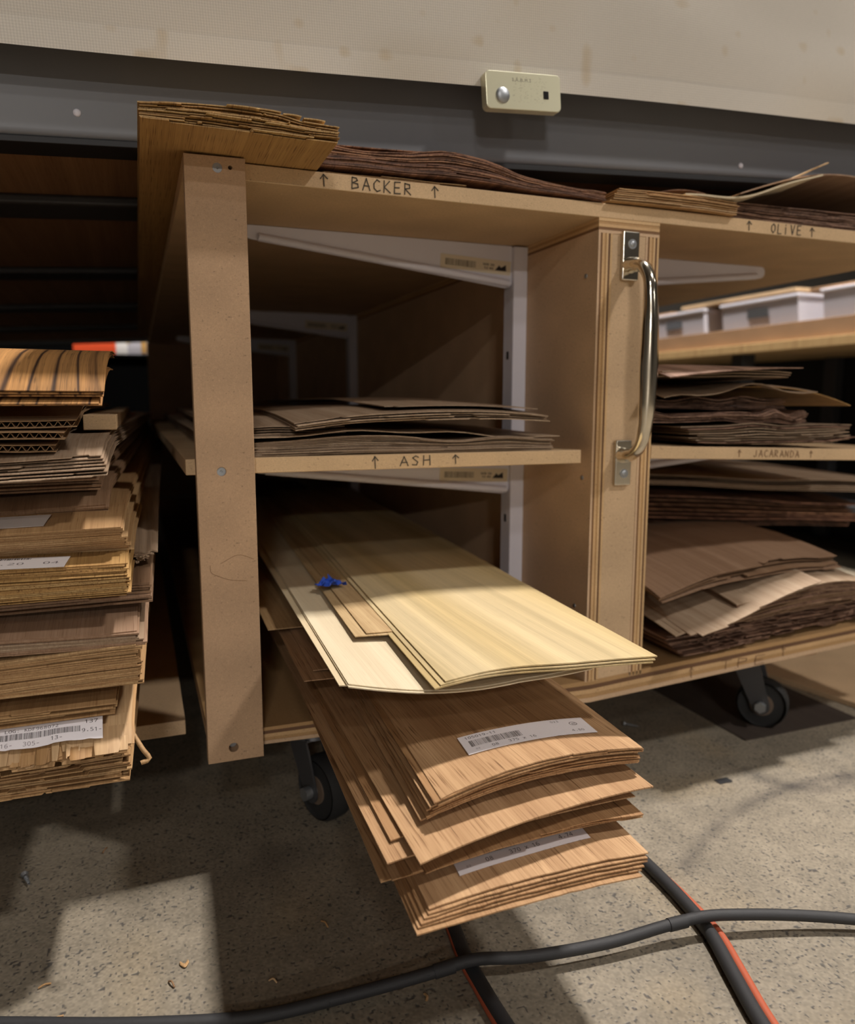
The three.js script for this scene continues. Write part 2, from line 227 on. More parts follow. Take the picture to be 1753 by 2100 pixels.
// One pile of like sheets: o = {n, y (top at the front end), h, x: [left, right], zf, zb, shift (x per metre back), bend: [rise, length], arch, wave, freq, breaks, depth, fan, side, mat, t, name}
function bundle(label, o) {
  const root = thing('veneer_bundle', label, 'veneer'), { n, y, h, x, zf, zb = -1.9 } = o, r = rng(o.seed ?? 1), t = o.t ?? Math.min(0.0012, h / n * 0.8);
  root.position.set((x[0] + x[1]) / 2, y - h, zf - 0.1);
  const base = [root.position.x, root.position.y, root.position.z];
  for (let i = 0; i < n; i++) {
    const rg = ragged((o.seed ?? 1) * 31 + i, o.breaks ?? 3, o.depth ?? 0.001), ji = (r() - 0.5) * (o.fan ?? 0.004), xi = (r() - 0.5) * (o.side ?? 0.004), xj = (r() - 0.5) * (o.side ?? 0.004);
    const dz = (o.step ?? 0) * i + ji, sxl = (o.stepL ?? 0) * i, k = 1 - i / Math.max(1, n - 1) * (o.settle ?? 0.35);
    const yAt = (u, z) => {
      const d = Math.max(0, zf - z), f = Math.exp(-d / (o.reach ?? 0.3)), [rise, len] = o.bend ?? [0, 0.2], q = clamp(1 - d / len, 0, 1);
      return y - i * h / n + rise * (1 - q * q) + (o.arch ?? 0) * k * (1 - (2 * u - 1) ** 2) * f + (o.wave ?? 0.0015) * k * n2(u * (o.freq ?? 4) + (o.seed ?? 1) * 7, i * 0.12 + (o.seed ?? 1), 3) * (0.35 + 0.65 * f) + (o.tilt ?? 0) * (u - 0.5) + (o.profile ? o.profile(u) * k * f : 0);
    };
    const P = (u, s) => { const z0 = zf + dz + (o.skew ?? 0) * u, z = lerp(z0, zb, s) + (s === 0 ? rg.f(u) + 0.0006 * n1(u * 60, i + 90) : 0), X = lerp(x[0] + xi + sxl, x[1] + xj + (o.stepR ?? 0) * i, u) + (o.shift ?? 0.05) * (z0 - z); return [X - base[0], yAt(u, z) - base[1], z - base[2]]; };
    const m = part(o.part ?? 'sheet', sheetGeometry(P, t, rg.us, spread(o.ns ?? 10, 2.2), r() * 5, r() * 5), i === 0 && o.top ? o.top : o.mat[Math.floor(r() * o.mat.length)], root);
    if (i === 0) root.userData.surface = (X, z) => { const xl = x[0] + (o.shift ?? 0.05) * (zf - z), u = clamp((X - xl) / (x[1] - x[0]), 0, 1); return yAt(u, z); };
  }
  const surface = root.userData.surface; delete root.userData.surface;
  root.sticker = (mat, x0, x1, z0, z1, skew = 0, lift = 0.0009) => {         // paper label pressed onto the top sheet
    const us = spread(24), ss = spread(4);
    const P = (u, s) => { const X = lerp(x0, x1, u) + (s - 0.5) * 0.004, z = lerp(z1, z0, s) + skew * (u - 0.5); return [X - base[0], surface(X, z) + lift - base[1], z - base[2]]; };
    const g = sheetGeometry(P, 0.0003, us, ss), uv = g.attributes.uv, N = us.length * ss.length;
    for (let i = 0; i < uv.count; i++) { const k = i % N; uv.setXY(i, us[k % us.length], ss[Math.floor(k / us.length) % ss.length]); }
    const m = part('paper_label', g, mat, root); m.userData.label = 'white printed barcode label'; return m;
  };
  return root;
}
// One loose sheet given by its corners: fl, fr, bl, br are [x, z]; y(u, z) its height
function sheet(label, o) {
  const rg = ragged(o.seed ?? 1, o.breaks ?? 0, o.depth ?? 0.001);
  const P = (u, s) => { const L = [lerp(o.fl[0], o.bl[0], s), lerp(o.fl[1], o.bl[1], s)], R = [lerp(o.fr[0], o.br[0], s), lerp(o.fr[1], o.br[1], s)]; const X = lerp(L[0], R[0], u), z = lerp(L[1], R[1], u) + (s === 0 ? rg.f(u) + (o.bow ?? 0) * (1 - (2 * u - 1) ** 2) + 0.0004 * n1(u * 70, 5) : 0); return [X, o.y(u, z, s), z]; };
  return solo('veneer_sheet', sheetGeometry(P, o.t ?? 0.0011, rg.us, spread(o.ns ?? 14, 1.9), o.seed ?? 0, (o.seed ?? 0) * 0.37), o.mat, label, 'veneer', o.group);
}

// ───────────── the room ─────────────
const RX0 = -7, RX1 = 9, RZ0 = -7, RZ1 = 20, RY = 4.9;
M.wall = std(0x625e59, { roughness: 0.9 }); M.ceiling = std(0x6c6966, { roughness: 0.95 }); M.floor = std(0xa29a8c, { map: TX.concrete, roughness: 0.62, bumpMap: TX.concrete, bumpScale: 0.0008 });
struct('floor', uvMetres(new THREE.BoxGeometry(RX1 - RX0, 0.1, RZ1 - RZ0).translate((RX0 + RX1) / 2, -0.05, (RZ0 + RZ1) / 2)), M.floor);
struct('ceiling', box(RX0, RX1, RY, RY + 0.1, RZ0, RZ1, 0), M.ceiling);
struct('wall_back', box(RX0, RX1, 0, RY, RZ0 - 0.15, RZ0, 0), M.wall);
struct('wall_front', box(RX0, RX1, 0, RY, RZ1, RZ1 + 0.15, 0), M.wall);
struct('wall_left', box(RX0 - 0.15, RX0, 0, RY, RZ0, RZ1, 0), M.wall);
struct('wall_right', box(RX1, RX1 + 0.15, 0, RY, RZ0, RZ1, 0), M.wall);
M.lampCase = std(0x6a6c70, { roughness: 0.5 }); M.glow = std(0xffffff, { emissive: LAMP_COLOR, emissiveIntensity: 6 });
LAMPS.forEach(([x, z, size, power], i) => {
  const t = thing('ceiling_lamp', 'square ceiling lamp hung over the workshop floor', 'lamp', 'ceiling lamps over the workshop'); t.position.set(x, LAMP_Y, z);
  part('lamp_housing', box(-size / 2 - 0.03, size / 2 + 0.03, 0.012, 0.1, -size / 2 - 0.03, size / 2 + 0.03, 0.01), M.lampCase, t);
  part('diffuser', box(-size / 2, size / 2, 0, 0.012, -size / 2, size / 2, 0.002), M.glow, t);
  for (const s of [-1, 1]) { const rod = part('hanger', cyl(0.006, 0.006, RY - LAMP_Y - 0.1, 8), M.lampCase, t); rod.position.set(s * size * 0.4, 0.1 + (RY - LAMP_Y - 0.1) / 2, 0); }
  const l = new THREE.RectAreaLight(LAMP_COLOR, power, size, size); l.name = `lamp_${i}`; l.position.set(x, LAMP_Y - 0.006, z); l.lookAt(x, 0, z); l.castShadow = true; scene.add(l);
});

// ───────────── press table over the carts ─────────────
{
  const t = thing('press_table', 'steel framed machine table with a brown wooden underside spanning over the carts', 'table'); t.position.set(0.2, 0.9325, 0); t.rotation.z = 0.0565;
  const prof = new THREE.Shape(); prof.moveTo(0, 0.055); prof.lineTo(0, -0.022); prof.absarc(-0.006, -0.022, 0.006, 0, -Math.PI / 2, true); prof.lineTo(-0.05, -0.028); prof.lineTo(-0.05, -0.022); prof.lineTo(-0.014, -0.022); prof.absarc(-0.014, -0.014, 0.008, -Math.PI / 2, 0, false); prof.lineTo(-0.006, 0.049); prof.lineTo(-0.05, 0.049); prof.lineTo(-0.05, 0.055); prof.closePath();
  const bg = new THREE.ExtrudeGeometry(prof, { depth: 3.0, bevelEnabled: false, curveSegments: 6 }); bg.rotateY(-Math.PI / 2); bg.translate(1.3, 0, 0); // profile x -> z
  { const p = bg.attributes.position; for (let i = 0; i < p.count; i++) p.setZ(i, p.getZ(i) - 0.1); bg.computeVertexNormals(); }
  bg.scale(1, 1.35, 1); bg.translate(0, -0.0325, 0);
  const beam = part('front_beam', uvMetres(bg), M.steel, t);
  part('beam_shade_strip', box(-1.7, 1.3, -0.0775, -0.0705, -0.15, -0.1015, 0.001), M.black, t);  // black strip put in for the shade under the beam's rounded lip
  for (const [x, y] of [[-0.369, -0.0445], [0.556, -0.054]]) { const b = part('rivet', new THREE.SphereGeometry(0.0042, 16, 10), M.white, beam); b.position.set(x, y, -0.1); b.scale.z = 0.5; }
  for (const z of [-0.45, -1.08, -1.74, -2.4]) part('cross_beam', box(-1.7, 1.3, -0.073, -0.058, z - 0.05, z + 0.05, 0.005), M.dullSteel, t);
  part('underside_board', box(-1.7, 1.3, -0.058, -0.03, -3.05, -0.107, 0.001), M.under, t);
  part('table_top', box(-1.7, 1.3, 0.036, 0.32, -3.05, -0.11, 0.004), M.dullSteel, t);
  part('rear_beam', box(-1.7, 1.3, -0.073, 0.036, -3.12, -3.055, 0.006), M.steel, t);
  for (const x of [-1.6, 1.23]) for (const z of [-0.3, -2.9]) part('leg', box(x - 0.04, x + 0.04, -0.928 - x * 0.0565, -0.03, z - 0.04, z + 0.04, 0.004), M.steel, t);
}
{
  const t = thing('mesh_belt', 'off-white woven mesh belt hanging along the front of the machine table', 'belt'); t.position.set(0.2, 0.9325, -0.05); t.rotation.z = 0.0565;
  const fold = (x, y) => 0.012 * Math.sin(x * 3 + y * 4) * clamp(y / 0.3, 0, 1) + 0.022 * n2(x * 3 + 40, y * 4 + 9, 6) * clamp((x + 0.1) * 2, 0, 1) * clamp(y / 0.12, 0, 1);
  const edge = (x) => 0.0025 * Math.sin(x * 5) + 0.002;
  const g = new THREE.PlaneGeometry(3, 0.62, 160, 40); const p = g.attributes.position;
  const uv = g.attributes.uv; for (let i = 0; i < p.count; i++) { const x = p.getX(i) - 0.1, y0 = p.getY(i) + 0.31, y = y0 + edge(x) * (1 - y0 / 0.62); let Y = y, Z = fold(x, y0); if (y0 > 0.42) { const a = (y0 - 0.42) / 0.13; Y = 0.42 + 0.13 * Math.sin(Math.min(a, Math.PI / 2)); Z -= 0.13 * (1 - Math.cos(Math.min(a, Math.PI / 2))); } p.setXYZ(i, x, Y, Z); uv.setXY(i, x, y0); }
  g.computeVertexNormals(); part('belt_fabric', g, M.belt, t);
  const hg = new THREE.PlaneGeometry(3, 0.028, 160, 2), hp = hg.attributes.position, hu = hg.attributes.uv;
  for (let i = 0; i < hp.count; i++) { const x = hp.getX(i) - 0.1, y = hp.getY(i) + 0.014 + edge(x) - 0.0004; hp.setXYZ(i, x, y, fold(x, y) + 0.0007); hu.setXY(i, x, y); } hg.computeVertexNormals(); part('hem', hg, M.hem, t);
  const roof = box(-1.6, 1.3, 0.53, 0.553, -2.9, -0.12, 0.002); part('belt_top', roof, M.belt, t);
  // metal lacing plate clipped on the belt's lower edge
  const pl = new THREE.Shape(), w = 0.0515, h = 0.021, r = 0.005; pl.moveTo(-w + r, -h); pl.lineTo(w - r, -h); pl.absarc(w - r, -h + r, r, -Math.PI / 2, 0); pl.lineTo(w, h - r); pl.absarc(w - r, h - r, r, 0, Math.PI / 2); pl.lineTo(-w + r, h); pl.absarc(-w + r, h - r, r, Math.PI / 2, Math.PI); pl.lineTo(-w, -h + r); pl.absarc(-w + r, -h + r, r, Math.PI, Math.PI * 1.5);
  const pg = new THREE.ExtrudeGeometry(pl, { depth: 0.012, bevelEnabled: true, bevelSize: 0.001, bevelThickness: 0.001, bevelSegments: 2, curveSegments: 6 });
  { const q = pg.attributes.position, u = new Float32Array(q.count * 2); for (let i = 0; i < q.count; i++) { u[2 * i] = (q.getX(i) + w) / (2 * w); u[2 * i + 1] = (q.getY(i) + h) / (2 * h); } pg.setAttribute('uv', new THREE.BufferAttribute(u, 2)); }
  const plate = part('lacing_plate', pg, PRINT.plate, t); plate.position.set(0.1515, -0.0042, 0.002); plate.rotation.z = 0.02;
  const knob = part('rivet', new THREE.SphereGeometry(0.0095, 24, 14), M.zinc, plate); knob.position.set(-0.03, -0.006, 0.013); knob.scale.z = 0.45;
  const sq = part('square_hole', box(-0.0035, 0.0035, -0.0045, 0.0045, 0, 0.0012, 0.0003), M.slot, plate); sq.position.set(0.031, -0.003, 0.0128);
}

// ───────────── veneer cart ─────────────
const PLY = [new THREE.Color(0xdcba96), new THREE.Color(0x8a6440), new THREE.Color(0xdcb482), new THREE.Color(0xc39a68), new THREE.Color(0xe2bc8a), new THREE.Color(0x775438), new THREE.Color(0xdcb684)];
// plywood: layers laid side by side along one axis ('x' or 'y')
function ply(x0, x1, y0, y1, z0, z1, axis, n = 7, shade = 1) {
  const gs = []; for (let i = 0; i < n; i++) { const a = i / n, b = (i + 1) / n, dz = (i % 2 ? 0.0006 : 0); const g = axis === 'x' ? new THREE.BoxGeometry((x1 - x0) / n, y1 - y0, z1 - z0 - dz).translate(lerp(x0, x1, (a + b) / 2), (y0 + y1) / 2, (z0 + z1) / 2 - dz / 2) : new THREE.BoxGeometry(x1 - x0, (y1 - y0) / n, z1 - z0 - dz).translate((x0 + x1) / 2, lerp(y0, y1, (a + b) / 2), (z0 + z1) / 2 - dz / 2); gs.push(colored(uvMetres(g), PLY[i % 7].clone().multiplyScalar(shade))); }
  return mergeGeometries(gs);
}
function screwHead(r, parent, x, y, z, ry = 0) {
  const head = cyl(r, r * 0.9, 0.002, 24).rotateX(Math.PI / 2); const s = part('screw', head, M.zinc, parent); s.position.set(x, y, z); s.rotation.y = ry;
  return s;
}
function screwWithDrive(r, parent, x, y, z) {
  const sh = new THREE.Shape(); sh.absarc(0, 0, r, 0, Math.PI * 2); const k = r * 0.36, ho = new THREE.Path(); for (let i = 0; i < 4; i++) { const a = i * Math.PI / 2 + 0.2; i ? ho.lineTo(k * Math.cos(a), k * Math.sin(a)) : ho.moveTo(k * Math.cos(a), k * Math.sin(a)); } ho.closePath(); sh.holes.push(ho);
  const ring = new THREE.ExtrudeGeometry(sh, { depth: 0.0018, bevelEnabled: true, bevelSize: 0.0003, bevelThickness: 0.0003, bevelSegments: 1, curveSegments: 20 });
  const floor = cyl(r * 0.9, r * 0.9, 0.0006, 20).rotateX(Math.PI / 2).translate(0, 0, 0.0003);
  const s = part('screw', mergeGeometries([ring.index ? ring.toNonIndexed() : ring, floor.toNonIndexed()]), M.zinc, parent); s.position.set(x, y, z); return s;
}
function casterParts(parent, x, z, top, turn, R = 0.05) {
  const c = new THREE.Group(); c.name = 'caster'; c.position.set(x, 0, z); c.rotation.y = turn; parent.add(c);
  const fork = [box(-0.045, 0.045, top - 0.006, top, -0.035, 0.035, 0.001), cyl(0.024, 0.03, 0.016, 24).translate(0, top - 0.014, 0).toNonIndexed()];
  for (const s of [-1, 1]) { const sh = new THREE.Shape(); sh.moveTo(-0.016, top - 0.02); sh.lineTo(0.02, top - 0.02); sh.lineTo(0.018, top - 0.04); sh.lineTo(-0.016, R - 0.012); sh.absarc(-0.026, R, 0.014, -0.6, -Math.PI - 0.2, true); sh.lineTo(-0.024, top - 0.04); sh.closePath(); fork.push(new THREE.ExtrudeGeometry(sh, { depth: 0.003, bevelEnabled: false }).translate(0, 0, s * 0.0225 - 0.0015)); }
  fork.push(box(-0.022, 0.022, top - 0.024, top - 0.02, -0.024, 0.024, 0.0008));
  part('fork', mergeGeometries(fork.map((g) => { const q = g.index ? g.toNonIndexed() : g; return uvMetres(q); })), M.dullSteel, c);
  const wheel = new THREE.LatheGeometry([[0.018, -0.015], [0.036, -0.012], [0.04, -0.016], [R - 0.004, -0.0165], [R, -0.011], [R + 0.0008, 0], [R, 0.011], [R - 0.004, 0.0165], [0.04, 0.016], [0.036, 0.012], [0.018, 0.015], [0.018, -0.015]].map(([r, y]) => new THREE.Vector2(r, y)), 40).rotateX(Math.PI / 2);
  const w = part('wheel', wheel, M.rubber, c); w.position.set(-0.026, R + 0.0008, 0);
  const axle = part('axle', mergeGeometries([cyl(0.008, 0.008, 0.058, 16).rotateX(Math.PI / 2), cyl(0.0095, 0.0095, 0.01, 6).rotateX(Math.PI / 2).translate(0, 0, 0.03), cyl(0.0095, 0.0095, 0.008, 6).rotateX(Math.PI / 2).translate(0, 0, -0.03)]), M.zinc, c); axle.position.set(-0.026, R + 0.0008, 0);
  const hub = part('hub', cyl(0.019, 0.019, 0.034, 24).rotateX(Math.PI / 2), M.hub, c); hub.position.set(-0.026, R + 0.0008, 0);
}
const ZB = -2.45;
const baseLow = (x) => x < 0.467 ? lerp(0.14, 0.1265, clamp(x / 0.467, 0, 1)) : lerp(0.1265, 0.159, (x - 0.467) / 0.63), baseTop = (x) => baseLow(x) + lerp(0.021, 0.033, clamp(x / 0.5, 0, 1));
function baseBoard() {
  const gs = [], n = 5, xs = [-0.06, 0, 0.12, 0.24, 0.36, 0.467, 0.56, 0.7, 0.85, 1.0, 1.16];
  for (let i = 0; i < n; i++) {
    const sh = new THREE.Shape(); xs.forEach((x, k) => { const y = lerp(baseLow(x), baseTop(x), (i + 1) / n); k ? sh.lineTo(x, y) : sh.moveTo(x, y); }); [...xs].reverse().forEach((x) => sh.lineTo(x, lerp(baseLow(x), baseTop(x), i / n)));
    const dz = i % 2 ? 0.0008 : 0; gs.push(colored(uvMetres(new THREE.ExtrudeGeometry(sh, { depth: -0.018 - ZB - dz, bevelEnabled: false }).translate(0, 0, ZB)), [PLY[0], PLY[3], PLY[2], PLY[5], PLY[3]][i].clone().multiplyScalar(0.86)));
  }
  return mergeGeometries(gs);
}
{
  const t = thing('veneer_cart', 'wheeled wooden veneer cart with shelves marked BACKER, ASH and OLIVE', 'cart');
  part('base_board', baseBoard(), M.ply, t);
  marks(t, [['TPE', 0.7, 0.8, 0.145, 0.014]], [[0.64, 0.14, 0.008, 0.016], [0.82, 0.152, 0.008, 0.016]], -0.0176, 0.001, M.pencilFaint);
  // front post with its three screw holes
  const post = new THREE.Shape(); post.moveTo(-0.0625, 0.1345); post.lineTo(0, 0.134); post.lineTo(0, 0.8085); post.lineTo(-0.0618, 0.8075); post.closePath();
  const hole = (x, y, r) => { const p = new THREE.Path(); p.absarc(x, y, r, 0, Math.PI * 2); post.holes.push(p); };
  hole(-0.0285, 0.797, 0.0056); hole(-0.0153, 0.7985, 0.0028); hole(-0.036, 0.475, 0.0056); hole(-0.034, 0.15, 0.0062);
  const pg = new THREE.ExtrudeGeometry(post, { depth: 0.0164, bevelEnabled: true, bevelSize: 0.0007, bevelThickness: 0.0008, bevelSegments: 2, curveSegments: 16 }).translate(0, 0, -0.0172);
  const pm = part('post', uvMetres(pg), M.mdf, t);
  for (const line of [[[-0.041, 0.371], [-0.0208, 0.3797], [-0.004, 0.3739]], [[-0.0522, 0.3696], [-0.0515, 0.3617], [-0.0437, 0.3566], [-0.031, 0.3515], [-0.0125, 0.3489]]]) part('pencil_line', tube(line.map(([x, y]) => [x, y, 0.0001]), 0.00028, 24, 5), M.pencilFaint, pm);
  screwWithDrive(0.0051, pm, -0.0285, 0.797, -0.0026); screwWithDrive(0.005, pm, -0.036, 0.475, -0.005);
  const deep = part('screw', cyl(0.0048, 0.0048, 0.002, 20).rotateX(Math.PI / 2), M.zinc, pm); deep.position.set(-0.034, 0.15, -0.014);
  // shelves
  const top = part('top_shelf', box(-0.0625, 1.118, 0.7916, 0.8096, ZB, -0.018, 0.001), M.mdfEdge, t); marks(top, [['BACKER', 0.123, 0.2, 0.7945, 0.0125], ['OLIVE', 0.745, 0.806, 0.7945, 0.0125]], [[0.086, 0.7945, 0.009, 0.0125], [0.221, 0.7945, 0.009, 0.0125], [0.7, 0.7945, 0.009, 0.0125], [0.818, 0.7945, 0.009, 0.0125]], -0.0176, 0.0012, M.pencil);
  const ash = part('shelf', box(-0.073, 0.439, 0.4705, 0.4885, ZB, -0.018, 0.001), M.mdfEdge, t); marks(ash, [['ASH', 0.18, 0.226, 0.474, 0.0115]], [[0.144, 0.472, 0.008, 0.0145], [0.25, 0.475, 0.009, 0.011]], -0.0176, 0.0012, M.pencil);
  const jac = part('shelf', box(0, 0.6, -0.018, 0, ZB + 0.02, 0, 0.001), M.mdfEdge, t); jac.position.set(0.5535, 0.4915, -0.018); jac.rotation.z = -0.031;
  marks(jac, [['JACARANDA', 0.185, 0.278, -0.014, 0.01]], [[0.155, -0.014, 0.006, 0.01], [0.296, -0.014, 0.006, 0.01]], 0.0004, 0.001, M.pencilFaint);
  part('dark_back_panel', box(-0.07, 1.16, 0.165, 0.7915, ZB - 0.012, ZB, 0.001), M.mdfDark, t);  // dark panel added so the back of the bay reads as unlit
  // divider: two plywood panels round a solid board, capped by a plywood strip
  const dv = new THREE.Group(); dv.name = 'divider'; t.add(dv);
  part('plywood_panel', ply(0.456, 0.4775, 0.157, 0.7725, ZB, -0.018, 'x'), M.ply, dv); part('core_board', box(0.4775, 0.5305, 0.157, 0.7725, ZB, -0.0185, 0.0006), M.panel, dv); part('plywood_panel', ply(0.5305, 0.552, 0.157, 0.7725, ZB, -0.018, 'x'), M.ply, dv);
  part('cap_strip', ply(0.456, 0.552, 0.7725, 0.7914, ZB, -0.018, 'y', 5), M.ply, dv);
  for (const [y, z] of [[0.721, -0.045], [0.448, -0.04], [0.262, -0.05]]) screwHead(0.003, dv, 0.4556, y, z, Math.PI / 2);
  // pull handle
  const h = new THREE.Group(); h.name = 'handle'; h.position.set(0.5035, 0, -0.018); t.add(h);
  for (const [y0, y1, s] of [[0.713, 0.777, 1], [0.438, 0.501, -1]]) {
    const g = new RoundedBoxGeometry(0.0265, y1 - y0, 0.006, 3, 0.0022); const pl = part('mounting_plate', uvMetres(g), M.nickel, h); pl.position.set(0, (y0 + y1) / 2, 0.003); pl.rotation.z = 0;
    const sc = part('screw', mergeGeometries([new THREE.SphereGeometry(0.0045, 20, 10).scale(1, 1, 0.5), cyl(0.0062, 0.0062, 0.001, 20).rotateX(Math.PI / 2)].map((q) => q.toNonIndexed())), M.zinc, h); sc.position.set(0.001, s > 0 ? y1 - 0.017 : y0 + 0.017, 0.0065);
  }
  {
    const path = [[0.733, 0.003], [0.732, 0.016], [0.7265, 0.034], [0.712, 0.046], [0.69, 0.051], [0.64, 0.053], [0.6, 0.053], [0.55, 0.0525], [0.52, 0.05], [0.498, 0.043], [0.486, 0.031], [0.481, 0.016], [0.48, 0.003]].map(([y, z]) => new THREE.Vector3(0, y, z));
    const rad = [0.013, 0.0115, 0.0095, 0.0088, 0.0095, 0.0118, 0.0128, 0.0118, 0.0098, 0.0088, 0.0095, 0.0115, 0.013], wide = [1.0, 1.0, 1, 1, 1.0, 1.0, 1.0, 1.0, 1.0, 1, 1, 1, 1];
    const cv = new THREE.CatmullRomCurve3(path), N = 96, K = 24, pos = [], idx = [];
    for (let i = 0; i <= N; i++) { const f = i / N * (rad.length - 1), k = Math.min(rad.length - 2, Math.floor(f)), q = f - k, R = lerp(rad[k], rad[k + 1], q * q * (3 - 2 * q)), p = cv.getPoint(i / N), tg = cv.getTangent(i / N), nx = new THREE.Vector3(1, 0, 0), ny = tg.clone().cross(nx).normalize(); for (let j = 0; j <= K; j++) { const a = j / K * Math.PI * 2; pos.push(p.x + Math.cos(a) * R, p.y + ny.y * Math.sin(a) * R * 0.82, p.z + ny.z * Math.sin(a) * R * 0.82); } }
    for (let i = 0; i < N; i++) for (let j = 0; j < K; j++) { const a = i * (K + 1) + j, b = a + K + 1; idx.push(a, b, a + 1, b, b + 1, a + 1); }
    const g = new THREE.BufferGeometry(); g.setAttribute('position', new THREE.Float32BufferAttribute(pos, 3)); g.setIndex(idx); g.computeVertexNormals(); part('grip', g, M.nickel, h);
  }
  // white slotted uprights and tapered shelf arms
  const arm = (x0, x1, y0, yEnd, yDeep, z, flip) => {       // tapered arm in the plane z, deep end at x1
    const s = new THREE.Shape(), d = Math.sign(x1 - x0), r = (y0 - yEnd) / 2; s.moveTo(x1, y0); s.lineTo(x0 + d * r, y0); s.quadraticCurveTo(x0, y0, x0, y0 - r); s.quadraticCurveTo(x0, yEnd, x0 + d * r * 1.6, yEnd - 0.001); s.lineTo(x1 - d * 0.012, yDeep); s.quadraticCurveTo(x1, yDeep, x1, yDeep + 0.01); s.closePath();
    const web = new THREE.ExtrudeGeometry(s, { depth: 0.003, bevelEnabled: true, bevelSize: 0.0006, bevelThickness: 0.0006, bevelSegments: 1, curveSegments: 8 }).translate(0, 0, z);
    const lipY = (q) => lerp(yEnd, yDeep, q), lip = tube([[x0 + d * 0.02, lipY(0.03) + 0.003, z + 0.004], [lerp(x0, x1, 0.5), lipY(0.5) + 0.004, z + 0.0055], [x1 - d * 0.006, yDeep + 0.006, z + 0.006]], 0.0055, 20, 10);
    return mergeGeometries([web.index ? web.toNonIndexed() : web, lip.toNonIndexed()]);
  };
  for (const [z, far] of [[-0.212, 0], [-1.19, 1], [-2.05, 1]]) {
    const up = part('upright', mergeGeometries([box(0.4325, 0.4558, 0.165, 0.789, z - 0.003, z, 0.0006), box(0.4325, 0.435, 0.165, 0.789, z - 0.03, z - 0.003, 0.0006), box(0.4325, 0.4558, 0.165, 0.789, z - 0.033, z - 0.03, 0.0006)]), M.white, t);
    if (!far) for (const y of [0.25, 0.36, 0.62]) { const sl = part('slot', box(0.4318, 0.4328, y, y + 0.012, z - 0.02, z - 0.014, 0.0003), M.slot, up); }
    for (const y of [0.7905, 0.4702]) {
      const a = part('shelf_arm', arm(0.026, 0.4325, y, y - 0.017, y - 0.062, z - 0.012), M.white, t);
      if (far < 2) { const sg = new THREE.PlaneGeometry(0.117, 0.0205); const st = part('paper_label', sg, PRINT.bracket, a); st.position.set(0.372, y - 0.031, z - 0.0077); st.rotation.z = -0.045; }
    }
    part('upright', mergeGeometries([box(0.5522, 0.5755, 0.165, 0.789, z - 0.003, z, 0.0006), box(0.573, 0.5755, 0.165, 0.789, z - 0.03, z - 0.003, 0.0006)]), M.white, t);
    part('shelf_arm', arm(0.935, 0.5755, 0.7905, 0.772, 0.735, z - 0.012), M.white, t); if (!far) part('shelf_arm', arm(0.92, 0.5755, 0.4745, 0.462, 0.428, z - 0.012), M.white, t).rotation.z = 0;
  }
  casterParts(t, 0.08, -0.094, 0.1335, 1.95, 0.043); casterParts(t, 0.847, -0.112, 0.1405, 2.25, 0.041); casterParts(t, 0.06, ZB + 0.1, 0.138, 0.4); casterParts(t, 0.9, ZB + 0.1, 0.145, 0.4);
  part('caster_block', box(0.02, 0.15, 0.1335, 0.1365, -0.16, -0.03, 0.001), M.mdfDark, t); part('caster_block', box(0.78, 0.91, 0.1405, 0.1445, -0.15, -0.03, 0.001), M.mdfDark, t);
}
{
  const t = thing('lumber_cart', 'low wheeled cart with a pale base board under the tall pile of veneer bundles', 'cart');
  part('base_board', box(-1.2, -0.083, 0.137, 0.156, -2.4, -0.088, 0.001), M.panel, t);
  for (const x of [-0.3, -1.05]) for (const z of [-0.3, -2.2]) casterParts(t, x, z, 0.137, 0.5);
}

// ───────────── centre bay: sheets running out of the cart's bottom level ─────────────
const flat = (y, o = {}) => (u, z) => y + (o.arch ?? 0) * (1 - (2 * u - 1) ** 2) + (o.lift ?? 0) * Math.max(0, -z) + (o.wave ? o.wave * n1(u * (o.freq ?? 3) + (o.seed ?? 0), 3) : 0);
{
  const b = bundle('lowest bundle of light brown veneer sticking out farthest, with the 370 x 16 label', { n: 6, y: 0.1735, h: 0.0125, x: [0.067, 0.266], zf: 0.379, zb: -1.7, shift: 0.06, mat: V.oak, seed: 3, stepL: -0.0032, stepR: -0.0026, step: 0.0018, fan: 0.004, arch: 0.004, wave: 0.0012, breaks: 0, t: 0.0011 });
  b.sticker(PRINT.second, 0.104, 0.231, 0.312, 0.3505, -0.008);
}
bundle('thin warped stack of five veneer sheets just above the lowest labelled bundle', { n: 5, y: 0.1895, h: 0.0125, x: [0.07, 0.281], zf: 0.354, zb: -1.6, shift: 0.05, mat: V.oak, seed: 4, stepL: -0.008, stepR: 0.002, step: -0.002, skew: -0.008, fan: 0.006, arch: 0.006, breaks: 1, depth: 0.003, t: 0.001, wave: 0.002 });
sheet('long dark-edged veneer sheet on the outer side of the protruding stack, with a slanted corner', { fl: [0.042, 0.352], fr: [0.282, 0.335], bl: [0.075, -1.2], br: [0.27, -1.2], y: flat(0.2, { arch: 0.004 }), mat: V.oak[0], seed: 7 });
sheet('short-cornered veneer strip between the slanted sheet and the wide oak sheet', { fl: [0.052, 0.33], fr: [0.27, 0.31], bl: [0.092, -1.2], br: [0.27, -1.2], y: flat(0.204, { arch: 0.004 }), mat: V.oak[2], seed: 8 });
sheet('wide straight-grained oak sheet directly under the bundle with the 375 x 16 label', { fl: [0.061, 0.374], fr: [0.298, 0.34], bl: [0.098, -1.6], br: [0.34, -1.6], y: flat(0.2085, { arch: 0.007 }), mat: V.oak[0], seed: 9, t: 0.0013 });
